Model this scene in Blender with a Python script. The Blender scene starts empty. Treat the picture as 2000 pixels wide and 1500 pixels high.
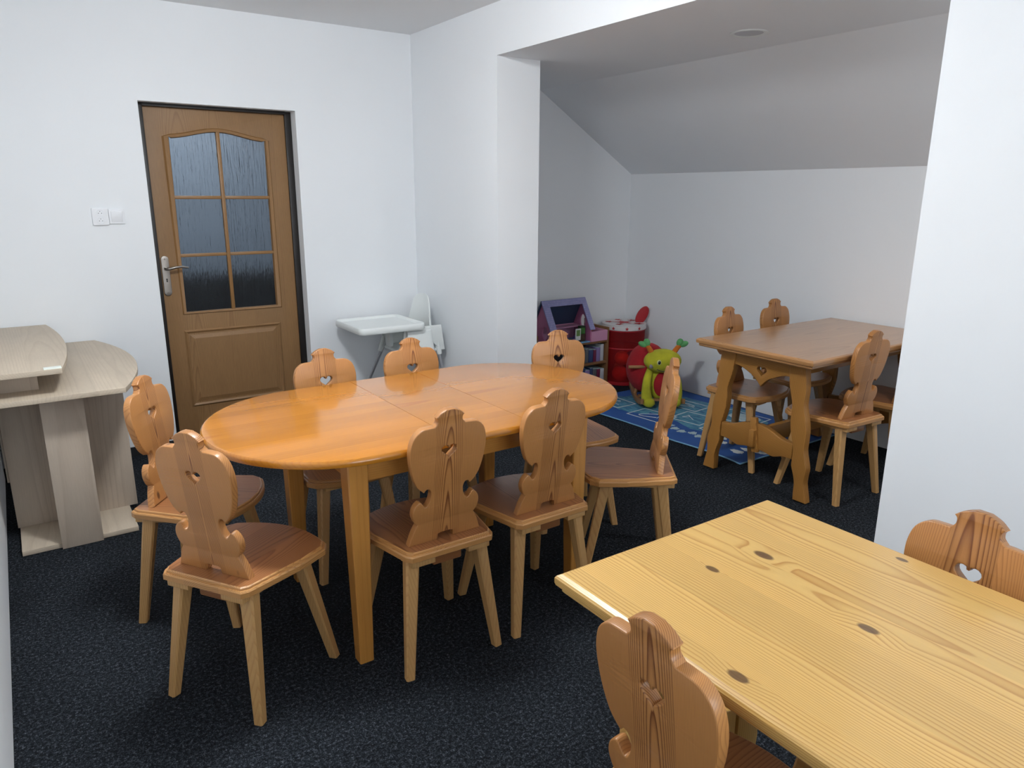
import bpy, bmesh, math, random
from mathutils import Vector, Matrix
random.seed(7)
S = bpy.context.scene
COL = S.collection
R = math.radians

# ------------------------------------------------------------------ camera
F_PX, CAM = 1418.85, (-2.453, -4.801, 1.566)
YAW, PITCH, ROLL = R(-34.511), R(-14.596), R(0.237)
fwd = Vector((-math.sin(YAW)*math.cos(PITCH), math.cos(YAW)*math.cos(PITCH), math.sin(PITCH)))
rgt = Vector((math.cos(YAW), math.sin(YAW), 0)); upv = rgt.cross(fwd)
r2 = rgt*math.cos(ROLL)+upv*math.sin(ROLL); u2 = -rgt*math.sin(ROLL)+upv*math.cos(ROLL)
cd = bpy.data.cameras.new('camera'); cam = bpy.data.objects.new('camera', cd); COL.objects.link(cam)
cd.sensor_fit = 'HORIZONTAL'; cd.sensor_width = 36.0; cd.lens = 36.0*F_PX/2000.0
cd.clip_start = 0.02; cd.clip_end = 60
cam.matrix_world = Matrix(((r2.x,u2.x,-fwd.x,CAM[0]),(r2.y,u2.y,-fwd.y,CAM[1]),(r2.z,u2.z,-fwd.z,CAM[2]),(0,0,0,1)))
S.camera = cam
# ------------------------------------------------------------------ world, light, exposure
w = bpy.data.worlds.new('world'); S.world = w; w.use_nodes = True
w.node_tree.nodes['Background'].inputs[0].default_value = (0.72, 0.83, 1.0, 1)
w.node_tree.nodes['Background'].inputs[1].default_value = 0.6
S.view_settings.view_transform = 'Standard'; S.view_settings.look = 'None'
S.view_settings.gamma = 1.0; S.view_settings.use_curve_mapping = False
S.view_settings.exposure = 0.0
WIN_Y = -5.95
def area_light(name, loc, rot, sx, sy, power, col, shape='RECTANGLE'):
    ld = bpy.data.lights.new(name, 'AREA'); ld.shape = shape; ld.size = sx
    if shape == 'RECTANGLE': ld.size_y = sy
    ld.energy = power; ld.color = col
    o = bpy.data.objects.new(name, ld); COL.objects.link(o); o.location = loc; o.rotation_euler = rot
    return o
area_light('window_daylight', (-1.3, WIN_Y-0.22, 1.55), (R(-90), 0, R(180)), 1.7, 1.3, 38, (0.86, 0.94, 1.0))
LAMP = (-1.66, -2.46); LAMP_STRENGTH = 121.0; ALCOVE_FILL_POWER = 12.0
HALL_POWER = 15

# ------------------------------------------------------------------ helpers
def link(name, me, mat=None, parent=None):
    o = bpy.data.objects.new(name, me); COL.objects.link(o)
    if mat is not None and not me.materials: me.materials.append(mat)
    if parent is not None: o.parent = parent
    return o
def smooth(me, ang=40):
    for p_ in me.polygons: p_.use_smooth = True
    try: me.set_sharp_from_angle(angle=R(ang))
    except Exception: pass
def mesh_of(bm, name='m', sm=None):
    bmesh.ops.recalc_face_normals(bm, faces=bm.faces)
    me = bpy.data.meshes.new(name); bm.to_mesh(me); bm.free()
    if sm: smooth(me, sm)
    return me
def bm_box(bm, lo, hi, bev=0.0, M=None, seg=2):
    n0 = set(bm.verts); e0 = set(bm.edges)
    r = bmesh.ops.create_cube(bm, size=1.0)
    vs = r['verts']
    for v in vs:
        v.co = Vector(((lo[i]+hi[i])/2+(v.co[i])*(hi[i]-lo[i])) for i in range(3)) if False else Vector([(lo[i]+hi[i])/2+v.co[i]*(hi[i]-lo[i]) for i in range(3)])
    if bev > 0:
        es = [e for e in bm.edges if e not in e0]
        bmesh.ops.bevel(bm, geom=es, offset=bev, segments=seg, affect='EDGES', profile=0.5)
    if M is not None:
        for v in bm.verts:
            if v not in n0: v.co = M @ v.co
    return bm
def box(name, lo, hi, mat, parent=None, bev=0.0, M=None, seg=2):
    bm = bm_box(bmesh.new(), lo, hi, bev, M, seg)
    return link(name, mesh_of(bm, name, 35 if bev else None), mat, parent)
def boxes(name, lst, mat, parent=None, bev=0.0):
    bm = bmesh.new()
    for lo, hi in lst: bm_box(bm, lo, hi, bev)
    return link(name, mesh_of(bm, name, 35 if bev else None), mat, parent)
def plate_mesh(outlines, thick, bev=0.003, M=None, res=2, sm=40):
    """2D outlines (first one the rim, others holes) -> plate of the given thickness centred on z=0."""
    cu = bpy.data.curves.new('c', 'CURVE'); cu.dimensions = '2D'; cu.fill_mode = 'BOTH'
    cu.extrude = max(thick/2-bev, 1e-5); cu.bevel_depth = bev; cu.bevel_resolution = res; cu.offset = -bev
    for ol in outlines:
        sp = cu.splines.new('POLY'); sp.points.add(len(ol)-1); sp.use_cyclic_u = True
        for pt, (x, y) in zip(sp.points, ol): pt.co = (x, y, 0, 1)
    o = bpy.data.objects.new('c', cu); COL.objects.link(o)
    me = bpy.data.meshes.new_from_object(o)
    bpy.data.objects.remove(o); bpy.data.curves.remove(cu)
    bm = bmesh.new(); bm.from_mesh(me); bpy.data.meshes.remove(me)
    bmesh.ops.remove_doubles(bm, verts=bm.verts, dist=1e-5)
    if M is not None: bm.transform(M)
    return mesh_of(bm, 'plate', sm)
def spline(pts, n=6, closed=True):
    """Catmull-Rom through 2D points"""
    out = []; N = len(pts)
    rng = range(N) if closed else range(N-1)
    for i in rng:
        p0, p1, p2, p3 = (pts[(i+k) % N] if closed else pts[min(max(i+k, 0), N-1)] for k in (-1, 0, 1, 2))
        for k in range(n):
            t = k/n
            out.append(tuple(0.5*((2*p1[j])+(-p0[j]+p2[j])*t+(2*p0[j]-5*p1[j]+4*p2[j]-p3[j])*t*t+(-p0[j]+3*p1[j]-3*p2[j]+p3[j])*t**3) for j in range(len(p1))))
    if not closed: out.append(tuple(pts[-1]))
    return out
def bm_tube(bm, pts, rad, n=10, cap=True, squash=None):
    pts = [Vector(q) for q in pts]; rings = []
    rads = rad if isinstance(rad, (list, tuple)) else [rad]*len(pts)
    up = None
    for i, q in enumerate(pts):
        t = (pts[min(i+1, len(pts)-1)]-pts[max(i-1, 0)]).normalized()
        if up is None: up = Vector((0, 0, 1)) if abs(t.z) < 0.9 else Vector((0, 1, 0))
        a = t.cross(up).normalized(); b = a.cross(t).normalized(); up = b
        rings.append([bm.verts.new(q+(a*math.cos(2*math.pi*k/n)+b*math.sin(2*math.pi*k/n))*rads[i]) for k in range(n)])
    for i in range(len(rings)-1):
        for k in range(n):
            bm.faces.new((rings[i][k], rings[i][(k+1) % n], rings[i+1][(k+1) % n], rings[i+1][k]))
    if cap:
        bm.faces.new(rings[0]); bm.faces.new(rings[-1][::-1])
def tube(name, pts, rad, mat, parent=None, n=10):
    bm = bmesh.new(); bm_tube(bm, pts, rad, n); return link(name, mesh_of(bm, name, 50), mat, parent)
def bm_lathe(bm, prof, n=32, M=None, cap=True):
    rings = []
    for r_, z in prof:
        rings.append([bm.verts.new((M or Matrix()) @ Vector((r_*math.cos(2*math.pi*k/n), r_*math.sin(2*math.pi*k/n), z))) for k in range(n)])
    for i in range(len(rings)-1):
        for k in range(n):
            bm.faces.new((rings[i][k], rings[i][(k+1) % n], rings[i+1][(k+1) % n], rings[i+1][k]))
    if cap:
        bm.faces.new(rings[0][::-1]); bm.faces.new(rings[-1])
def lathe(name, prof, mat, parent=None, n=32, M=None, cap=True, sm=40):
    bm = bmesh.new(); bm_lathe(bm, prof, n, M, cap); return link(name, mesh_of(bm, name, sm), mat, parent)
def bm_ball(bm, c, r, seg=20, M=None):
    n0 = set(bm.verts)
    bmesh.ops.create_uvsphere(bm, u_segments=seg, v_segments=seg//2+2, radius=1.0)
    r = r if isinstance(r, (tuple, list)) else (r, r, r)
    for v in bm.verts:
        if v not in n0:
            q = Vector((v.co.x*r[0], v.co.y*r[1], v.co.z*r[2]))
            if M is not None: q = M @ q
            v.co = q+Vector(c)
def ball(name, c, r, mat, parent=None, seg=20, M=None):
    bm = bmesh.new(); bm_ball(bm, c, r, seg, M); return link(name, mesh_of(bm, name, 80), mat, parent)
def bm_leg(bm, top, foot, wt, wf, ch=0.18, rot=0.0):
    """square tapered leg with chamfered edges, horizontal cuts at both ends"""
    def ring(c, wd):
        h = wd/2; k = h*(1-ch*2); q = [(h, k), (k, h), (-k, h), (-h, k), (-h, -k), (-k, -h), (k, -h), (h, -k)]
        return [bm.verts.new((c[0]+a*math.cos(rot)-b*math.sin(rot), c[1]+a*math.sin(rot)+b*math.cos(rot), c[2])) for a, b in q]
    a, b = ring(foot, wf), ring(top, wt)
    for k in range(8): bm.faces.new((a[k], a[(k+1) % 8], b[(k+1) % 8], b[k]))
    bm.faces.new(a[::-1]); bm.faces.new(b)
def thing(name, label, cat, loc=(0, 0, 0), rz=0.0, group=None):
    o = bpy.data.objects.new(name, None); COL.objects.link(o); o.empty_display_size = 0.1
    o.location = loc; o.rotation_euler = (0, 0, rz); return tag(o, label, cat, group)
def tag(o, label, cat, group=None):
    o['label'] = label; o['category'] = cat
    if group: o['group'] = group
    return o
def struct(o, label=None):
    o['kind'] = 'structure'
    if label: o['label'] = label
    return o
def copy_thing(src, label, loc, rz, group=None):
    r_ = src.copy(); COL.objects.link(r_); r_.location = loc; r_.rotation_euler = (0, 0, rz); r_['label'] = label
    if group: r_['group'] = group
    for c in list(src.children):
        cc = c.copy(); COL.objects.link(cc); cc.parent = r_
        for g in list(c.children):
            gg = g.copy(); COL.objects.link(gg); gg.parent = cc
    return r_

# ------------------------------------------------------------------ materials
class NT:
    def __init__(s, name):
        s.m = bpy.data.materials.new(name); s.m.use_nodes = True; s.t = s.m.node_tree
        s.b = s.t.nodes['Principled BSDF']
    def n(s, typ, **kw):
        nd = s.t.nodes.new(typ)
        for k, v in kw.items(): setattr(nd, k, v)
        return nd
    def put(s, sock, v):
        if isinstance(v, bpy.types.NodeSocket): s.t.links.new(v, sock)
        elif v is not None: sock.default_value = v
    def math(s, op, a, b=None, c=None, clamp=False):
        nd = s.n('ShaderNodeMath', operation=op, use_clamp=clamp)
        for i, v in enumerate((a, b, c)):
            if v is not None: s.put(nd.inputs[i], v)
        return nd.outputs[0]
    def comb(s, x, y, z):
        nd = s.n('ShaderNodeCombineXYZ')
        for i, v in enumerate((x, y, z)): s.put(nd.inputs[i], v)
        return nd.outputs[0]
    def noise(s, vec, scale=1.0, detail=2.0, rough=0.5):
        nd = s.n('ShaderNodeTexNoise'); s.put(nd.inputs['Vector'], vec)
        nd.inputs['Scale'].default_value = scale; nd.inputs['Detail'].default_value = detail; nd.inputs['Roughness'].default_value = rough
        return nd.outputs['Fac']
    def ramp(s, fac, stops, interp='LINEAR'):
        nd = s.n('ShaderNodeValToRGB'); cr = nd.color_ramp; cr.interpolation = interp
        while len(cr.elements) < len(stops): cr.elements.new(0.5)
        for e, (p_, c) in zip(cr.elements, stops):
            e.position = p_; e.color = (c, c, c, 1) if not isinstance(c, (tuple, list)) else (*c[:3], 1)
        s.put(nd.inputs[0], fac); return nd.outputs[0]
    def mix(s, fac, a, b, mode='MIX'):
        nd = s.n('ShaderNodeMix', data_type='RGBA', blend_type=mode)
        s.put(nd.inputs[0], fac)
        for i, v in ((6, a), (7, b)):
            s.put(nd.inputs[i], (*v, 1) if isinstance(v, tuple) and len(v) == 3 else v)
        return nd.outputs[2]
    def mapr(s, v, a, b, c, d):
        nd = s.n('ShaderNodeMapRange'); s.put(nd.inputs[0], v)
        for i, q in enumerate((a, b, c, d)): nd.inputs[i+1].default_value = q
        return nd.outputs[0]
    def bump(s, h, strength=0.2, dist=0.002):
        nd = s.n('ShaderNodeBump'); nd.inputs['Strength'].default_value = strength; nd.inputs['Distance'].default_value = dist
        s.put(nd.inputs['Height'], h); s.t.links.new(nd.outputs[0], s.b.inputs['Normal'])
    def set(s, **kw):
        for k, v in kw.items():
            sock = s.b.inputs[k.replace('_', ' ')]
            if isinstance(v, tuple) and len(v) == 3: v = (*v, 1)
            s.put(sock, v)
        return s.m

def plain(name, col, rough=0.5, **kw):
    m = NT(name); return m.set(Base_Color=col, Roughness=rough, **kw)
def wood(name, light, dark, axis='Z', ring=220.0, tilt=0.06, plank=0.095, rough=0.35, coat=0.2, var=0.1, contrast=0.75, knots=0.3,
         knot_size=(0.07, 0.2), depth=(0.015, 0.09), fibre=0.1, rand=True, coat_rough=0.15, spread=0.7, side=0.0, wave=0.014, spots=(), lean=0.0, lean_off=0.0, relief=0.08, top=0.0):      # top: height of the board's upper face, where ring depth is counted from
    m = NT(name)
    co = m.n('ShaderNodeTexCoord').outputs['Object']; sp = m.n('ShaderNodeSeparateXYZ'); m.put(sp.inputs[0], co)
    x, y, z = sp.outputs
    a, b, g = {'Z': (x, y, z), 'Y': (x, z, y), 'X': (y, z, x)}[axis]
    if top: b = m.math('SUBTRACT', b, top)
    if lean: b = m.math('ADD', m.math('ADD', b, lean_off), m.math('MULTIPLY', g, math.tan(R(lean))))      # board leans: depth measured square to it
    rnd = m.n('ShaderNodeObjectInfo').outputs['Random'] if rand else 0.37
    pid = m.math('FLOOR', m.math('ADD', m.math('DIVIDE', a, plank), 0.5))
    wn = m.n('ShaderNodeTexWhiteNoise', noise_dimensions='1D'); m.put(wn.inputs['W'], m.math('ADD', m.math('MULTIPLY', pid, 7.13), m.math('MULTIPLY', rnd, 91.7)))
    cs = m.n('ShaderNodeSeparateColor'); m.put(cs.inputs[0], wn.outputs['Color']); cr, cg, cb = cs.outputs; val = wn.outputs['Value']
    al = m.math('ADD', m.math('SUBTRACT', a, m.math('MULTIPLY', pid, plank)), m.math('MULTIPLY', m.math('SUBTRACT', cr, 0.5), plank*spread))
    if side: al = m.math('ADD', al, m.math('MULTIPLY', m.math('SIGN', pid), side))
    gs = m.math('ADD', g, m.math('ADD', m.math('MULTIPLY', rnd, 37.0), m.math('MULTIPLY', cb, 11.0)))
    n1 = m.math('SUBTRACT', m.noise(m.comb(m.math('MULTIPLY', a, 5.0), m.math('MULTIPLY', b, 5.0), m.math('MULTIPLY', gs, 1.7)), 1.0, 2.0), 0.5)
    # knots
    vo = m.n('ShaderNodeTexVoronoi', voronoi_dimensions='3D'); vo.inputs['Scale'].default_value = 1.0
    m.put(vo.inputs['Vector'], m.comb(m.math('DIVIDE', a, knot_size[0]), m.math('MULTIPLY', b, 4.0), m.math('DIVIDE', gs, knot_size[1])))
    vs = m.n('ShaderNodeSeparateColor'); m.put(vs.inputs[0], vo.outputs['Color'])
    has = m.math('LESS_THAN', vs.outputs[0], knots)
    kd = vo.outputs['Distance']
    swirl = m.math('MULTIPLY', has, m.mapr(kd, 0.0, 0.36, 0.011, 0.0))
    smask = None
    for sa, sg, sr in spots:      # single knots of this very board: (across, along, radius)
        e1 = m.math('DIVIDE', m.math('SUBTRACT', a, sa), sr); e2 = m.math('DIVIDE', m.math('SUBTRACT', g, sg), sr*1.9)
        ed = m.math('SQRT', m.math('ADD', m.math('MULTIPLY', e1, e1), m.math('MULTIPLY', e2, e2)))
        swirl = m.math('ADD', swirl, m.mapr(ed, 0.3, 3.2, 0.008, 0.0))
        mk = m.mapr(ed, 0.75, 1.05, 1.0, 0.0); smask = mk if smask is None else m.math('MAXIMUM', smask, mk)
    dd = m.math('ADD', m.math('ADD', m.mapr(cg, 0, 1, depth[0], depth[1]), m.math('MULTIPLY', g, m.math('MULTIPLY', m.math('SUBTRACT', cb, 0.35), tilt*2))),
                m.math('ADD', m.math('MULTIPLY', n1, wave), b))
    r_ = m.math('ADD', m.math('SQRT', m.math('ADD', m.math('MULTIPLY', al, al), m.math('MULTIPLY', dd, dd))), swirl)
    rr = m.math('MULTIPLY', r_, m.math('MULTIPLY', m.math('ADD', 0.75, m.math('MULTIPLY', val, 0.5)), ring))
    fr = m.math('FRACT', rr)
    late = m.ramp(fr, [(0.0, 0.2), (0.1, 0.0), (0.55, 0.08), (0.80, 0.65), (0.9, 1.0), (0.96, 0.9), (1.0, 0.2)])
    fib = m.noise(m.comb(m.math('MULTIPLY', a, 420.0), m.math('MULTIPLY', b, 420.0), m.math('MULTIPLY', gs, 14.0)), 1.0, 2.0, 0.6)
    blo = m.noise(m.comb(m.math('MULTIPLY', a, 9.0), m.math('MULTIPLY', b, 9.0), m.math('MULTIPLY', gs, 3.0)), 1.0, 3.0, 0.55)
    if side: late = m.math('MULTIPLY', late, m.math('SUBTRACT', 1.0, m.math('MULTIPLY', m.math('ABSOLUTE', m.math('SIGN', pid)), 0.55)))
    fac = m.math('MULTIPLY', late, m.math('MULTIPLY', contrast, m.mapr(blo, 0.3, 0.7, 0.7, 1.15)), clamp=True)
    col = m.mix(fac, light, dark)
    tone = m.math('ADD', m.math('ADD', 1.0-var, m.math('MULTIPLY', val, var*2)), m.math('MULTIPLY', m.math('SUBTRACT', fib, 0.5), fibre*2))
    tone = m.math('MULTIPLY', tone, m.mapr(blo, 0.25, 0.75, 0.92, 1.08))
    if rand: tone = m.math('MULTIPLY', tone, m.mapr(rnd, 0, 1, 0.93, 1.07))
    tc = m.n('ShaderNodeCombineColor')
    for i in range(3): m.put(tc.inputs[i], tone)
    col = m.mix(1.0, col, tc.outputs[0], 'MULTIPLY')
    kmask = m.math('MULTIPLY', has, m.mapr(kd, 0.06, 0.12, 1.0, 0.0), clamp=True)
    col = m.mix(m.math('MULTIPLY', kmask, 0.85), col, tuple(c*0.45 for c in dark))
    if smask is not None: col = m.mix(m.math('MULTIPLY', smask, 0.85), col, (0.085, 0.036, 0.016))
    m.bump(m.math('ADD', fib, m.math('MULTIPLY', late, -0.5)), relief, 0.001)
    return m.set(Base_Color=col, Roughness=rough, Coat_Weight=coat, Coat_Roughness=coat_rough)

def wall_paint(name, col, rough=0.85):
    m = NT(name); co = m.n('ShaderNodeTexCoord').outputs['Object']
    n = m.noise(co, 1.2, 3.0); f = m.noise(co, 260.0, 2.0)
    c = m.mix(m.mapr(n, 0.3, 0.7, 0.0, 1.0), tuple(q*0.985 for q in col), tuple(min(1, q*1.01) for q in col))
    m.bump(f, 0.06, 0.001); return m.set(Base_Color=c, Roughness=rough)
WHITE = wall_paint('white_wall_paint', (0.86, 0.880, 0.905))
CEIL = wall_paint('white_ceiling_paint', (0.84, 0.84, 0.845))
def carpet():
    m = NT('charcoal_carpet'); co = m.n('ShaderNodeTexCoord').outputs['Object']
    f = m.noise(co, 230.0, 3.0, 0.75); g = m.noise(co, 90.0, 2.0, 0.6); b = m.noise(co, 2.2, 3.0)
    mx = m.math('ADD', m.math('MULTIPLY', f, 0.6), m.math('MULTIPLY', g, 0.4))
    c = m.ramp(mx, [(0.36, (0.003, 0.0035, 0.0045)), (0.49, (0.009, 0.0105, 0.0135)), (0.57, (0.035, 0.041, 0.050)), (0.68, (0.14, 0.155, 0.18))])
    t = m.n('ShaderNodeCombineColor'); v = m.mapr(b, 0.3, 0.7, 0.8, 1.25)
    for i in range(3): m.put(t.inputs[i], v)
    m.bump(mx, 0.8, 0.004)
    return m.set(Base_Color=m.mix(1.0, c, t.outputs[0], 'MULTIPLY'), Roughness=1.0, Specular_IOR_Level=0.1)
CARPET = carpet()
# pine and other woods
CH_L, CH_D = (0.48, 0.215, 0.066), (0.155, 0.042, 0.010)
W_BACK = wood('pine_chair_back', CH_L, CH_D, 'Z', 270, 0.040, 0.100, 0.40, 0.22, 0.08, 1.0, 0.08, (0.09, 0.16), (0.002, 0.016), 0.1, True, 0.2, 0.35, 0.085, 0.016, (), 7.0, 0.155-0.45*math.tan(R(7.0)))
W_SEAT = wood('pine_chair_seat', (0.36, 0.150, 0.055), (0.17, 0.050, 0.016), 'Y', 210, 0.03, 0.135, 0.33, 0.35, 0.12, 0.75, 0.08, (0.12, 0.2), (0.006, 0.05), 0.1, True, 0.15, 1.2, 0.0, 0.03, top=0.36)
W_SEDGE = wood('pine_chair_seat_edge', (0.54, 0.27, 0.088), (0.30, 0.11, 0.03), 'Y', 210, 0.03, 0.135, 0.38, 0.25, 0.1, 0.7, 0.05, (0.12, 0.2), (0.006, 0.05), 0.1, True, 0.15, 1.2, 0.0, 0.03, top=0.36)
W_LEG = wood('pine_chair_leg', (0.58, 0.335, 0.130), (0.40, 0.18, 0.05), 'Z', 160, 0.02, 0.5, 0.45, 0.12, 0.1, 0.45, 0.03, (0.1, 0.2))
HL, HD = (0.46, 0.172, 0.016), (0.31, 0.090, 0.007)
W_OVAL = wood('honey_varnished_tabletop', HL, HD, 'X', 95, 0.02, 0.060, 0.22, 0.42, 0.13, 0.6, 0.0, (0.15, 0.5), (0.02, 0.10), 0.06, True, 0.05, 0.8, 0.10, 0.012, relief=0.0, top=0.74)
HL2, HD2 = (0.58, 0.265, 0.060), (0.42, 0.16, 0.028)
W_OLEG = wood('honey_varnished_leg', HL2, HD2, 'Z', 110, 0.02, 0.3, 0.3, 0.4, 0.05, 0.4, 0.0)
W_ORAIL = wood('honey_varnished_apron', HL2, HD2, 'X', 110, 0.02, 0.3, 0.3, 0.4, 0.05, 0.4, 0.0)
W_ORAILY = wood('honey_varnished_end_apron', HL2, HD2, 'Y', 110, 0.02, 0.3, 0.3, 0.4, 0.05, 0.4, 0.0)
NL, ND = (0.74, 0.465, 0.152), (0.46, 0.200, 0.038)
W_NLEG = wood('pale_pine_trestle', NL, ND, 'Z', 140, 0.05, 0.12, 0.4, 0.2, 0.06, 0.6, 0.1)
W_NEARX = wood('pale_pine_tabletop', NL, ND, 'X', 250, 0.012, 0.119, 0.32, 0.25, 0.06, 0.8, 0.02, (0.14, 0.30), (0.003, 0.04), 0.06, True, 0.12, 2.0, 0.0, 0.022,
               [(-0.080, 0.476, 0.014), (0.064, 0.499, 0.010), (-0.001, 0.185, 0.012), (0.313, 0.231, 0.012), (-0.318, 0.291, 0.008)], top=0.685)
W_ALC = wood('oiled_pine_tabletop', (0.42, 0.215, 0.085), (0.26, 0.105, 0.033), 'X', 120, 0.03, 0.12, 0.28, 0.5, 0.08, 0.5, 0.08, (0.14, 0.3), (0.01, 0.08), 0.06, True, 0.12, 1.6, top=0.70)
AL_, AD_ = (0.44, 0.205, 0.046), (0.15, 0.048, 0.009)
W_ALEG = wood('oiled_pine_trestle', AL_, AD_, 'Z', 170, 0.05, 0.2, 0.4, 0.2, 0.06, 0.75, 0.06)
W_ARAIL = wood('oiled_pine_rail', AL_, AD_, 'Y', 170, 0.05, 0.2, 0.4, 0.2, 0.06, 0.75, 0.06)
W_ARAILX = wood('oiled_pine_stretcher', AL_, AD_, 'X', 170, 0.05, 0.2, 0.4, 0.2, 0.06, 0.75, 0.06)
W_DOOR = wood('oak_door_veneer', (0.285, 0.155, 0.062), (0.155, 0.074, 0.026), 'Z', 190, 0.03, 0.21, 0.5, 0.0, 0.05, 0.6, 0.0, (0.1, 0.2), (0.01, 0.08), 0.28, True, 0.2, 1.2)
W_DOORM = plain('oak_door_moulding', (0.27, 0.140, 0.050), 0.42)
W_DESK = wood('sonoma_oak_top', (0.53, 0.445, 0.345), (0.41, 0.33, 0.25), 'Y', 90, 0.03, 0.24, 0.55, 0.0, 0.04, 0.4, 0.0, (0.1, 0.2), (0.02, 0.10), 0.10, top=0.74)
W_DESKV = wood('sonoma_oak_panel', (0.52, 0.435, 0.35), (0.40, 0.32, 0.25), 'Z', 90, 0.03, 0.24, 0.55, 0.0, 0.04, 0.5, 0.0, (0.1, 0.2), (0.02, 0.10), 0.10)
W_SHELF = wood('brown_shelf_wood', (0.24, 0.115, 0.045), (0.14, 0.06, 0.022), 'Z', 150, 0.03, 0.2, 0.5, 0.0, 0.05, 0.5, 0.0)
BLACK = plain('dark_brown_metal_frame', (0.010, 0.007, 0.006), 0.45)
STEEL = plain('brushed_steel', (0.36, 0.33, 0.30), 0.38, Metallic=1.0)
DARK = plain('dark_hole', (0.01, 0.01, 0.01), 0.8)
PLASTIC = plain('white_plastic', (0.80, 0.83, 0.82), 0.35)
SOCKET = plain('white_socket_plastic', (0.84, 0.85, 0.88), 0.3)
ALU = plain('silver_leg_metal', (0.42, 0.43, 0.46), 0.35, Metallic=0.7)
def glass_pane():
    m = NT('rippled_frosted_glass'); co = m.n('ShaderNodeTexCoord').outputs['Object']
    mp = m.n('ShaderNodeMapping'); mp.inputs['Scale'].default_value = (85, 85, 5); m.put(mp.inputs[0], co)
    f = m.noise(mp.outputs[0], 1.0, 3.0, 0.6); m.bump(f, 1.0, 0.012)
    return m.set(Base_Color=(0.60, 0.68, 0.74), Roughness=0.20, Transmission_Weight=1.0, IOR=1.25)
GLASS = glass_pane()

# ------------------------------------------------------------------ room shell
H, HB, XL, XR, ZT = 2.610, 2.334, -1.726, -0.826, 2.074
A_, W_, B_, AX, K_, YA, XF, XW = -1.071, 0.305, -3.560, 2.022, 1.738, -0.073, 1.047, -2.638
YF, YE = -5.95, -4.50
struct(box('floor', (XW-0.2, YF-0.2, -0.1), (AX+0.2, 0.3, 0.0), CARPET), 'charcoal needle-felt carpet floor')
struct(box('ceiling', (XW-0.2, YF-0.2, H), (W_, 0.3, H+0.1), CEIL), 'flat white ceiling of the main room')
struct(boxes('wall_back', [((XW-0.2, 0, 0), (XL, 0.3, H)), ((XR, 0, 0), (W_, 0.3, H)), ((XL, 0, ZT), (XR, 0.3, H))], WHITE), 'white wall with the oak door')
struct(box('wall_left', (XW-0.2, YF-0.2, 0), (XW, 0, H), WHITE), 'white wall at the left edge')
struct(boxes('wall_right', [((0, A_, 0), (W_, 0, H)), ((0, YF, 0), (W_, B_, H)), ((0, B_, HB), (W_, A_, H))], WHITE), 'white wall with the wide opening to the alcove')
wx0, wx1, wz0, wz1 = -2.15, -0.45, 0.9, 2.2
struct(boxes('wall_front', [((XW, YF-0.2, 0), (wx0, YF, H)), ((wx1, YF-0.2, 0), (W_, YF, H)), ((wx0, YF-0.2, 0), (wx1, YF, wz0)), ((wx0, YF-0.2, wz1), (wx1, YF, H))], WHITE), 'white wall with the window')
struct(box('wall_alcove_side', (W_, YA, 0), (AX+0.2, 0.3, HB+0.2), WHITE), 'white side wall of the alcove under the roof slope')
struct(box('wall_alcove_back', (AX, YE-0.2, 0), (AX+0.2, YA, K_+0.05), WHITE), 'low white knee wall behind the play corner')
struct(box('wall_alcove_end', (W_, YE-0.2, 0), (AX, YE, HB+0.2), WHITE), 'white end wall of the alcove')
def prism_y(name, prof, y0, y1, mat):
    bm = bmesh.new(); a = [bm.verts.new((x, y0, z)) for x, z in prof]; b = [bm.verts.new((x, y1, z)) for x, z in prof]; n = len(prof)
    for k in range(n): bm.faces.new((a[k], a[(k+1) % n], b[(k+1) % n], b[k]))
    bm.faces.new(a); bm.faces.new(b[::-1]); return link(name, mesh_of(bm, name), mat)
struct(prism_y('ceiling_alcove', [(W_, HB), (XF, HB), (AX, K_), (AX+0.2, K_-0.1), (AX+0.2, HB+0.2), (W_, HB+0.2)], YE-0.2, YA, WHITE), 'white flat and sloped ceiling of the alcove')
# window behind the viewer
wn_ = bpy.data.objects.new('window_1', None); COL.objects.link(wn_); wn_.location = ((wx0+wx1)/2, YF-0.1, wz0); struct(wn_, 'white window in the wall behind the tables')
FRAME = plain('white_window_frame', (0.8, 0.8, 0.8), 0.35)
hw, hh = (wx1-wx0)/2, wz1-wz0
boxes('window_frame', [((-hw, -0.03, 0), (-hw+0.07, 0.03, hh)), ((hw-0.07, -0.03, 0), (hw, 0.03, hh)), ((-hw+0.07, -0.03, 0), (hw-0.07, 0.03, 0.07)), ((-hw+0.07, -0.03, hh-0.07), (hw-0.07, 0.03, hh)), ((-0.05, -0.03, 0.07), (0.05, 0.03, hh-0.07))], FRAME, wn_, 0.004)
mg = NT('clear_window_glass'); tr = mg.n('ShaderNodeBsdfTransparent'); gl = mg.n('ShaderNodeBsdfGlossy'); gl.inputs['Roughness'].default_value = 0.02
mx = mg.n('ShaderNodeMixShader'); mx.inputs[0].default_value = 0.06; mg.t.links.new(tr.outputs[0], mx.inputs[1]); mg.t.links.new(gl.outputs[0], mx.inputs[2])
mg.t.links.new(mx.outputs[0], mg.t.nodes['Material Output'].inputs[0])
box('pane', (-hw+0.07, -0.006, 0.07), (-0.05, 0.006, hh-0.07), mg.m, wn_); box('pane', (0.05, -0.006, 0.07), (hw-0.07, 0.006, hh-0.07), mg.m, wn_)
box('window_sill', (-hw-0.05, 0.03, -0.03), (hw+0.05, 0.26, -0.002), FRAME, wn_, 0.004)
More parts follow.
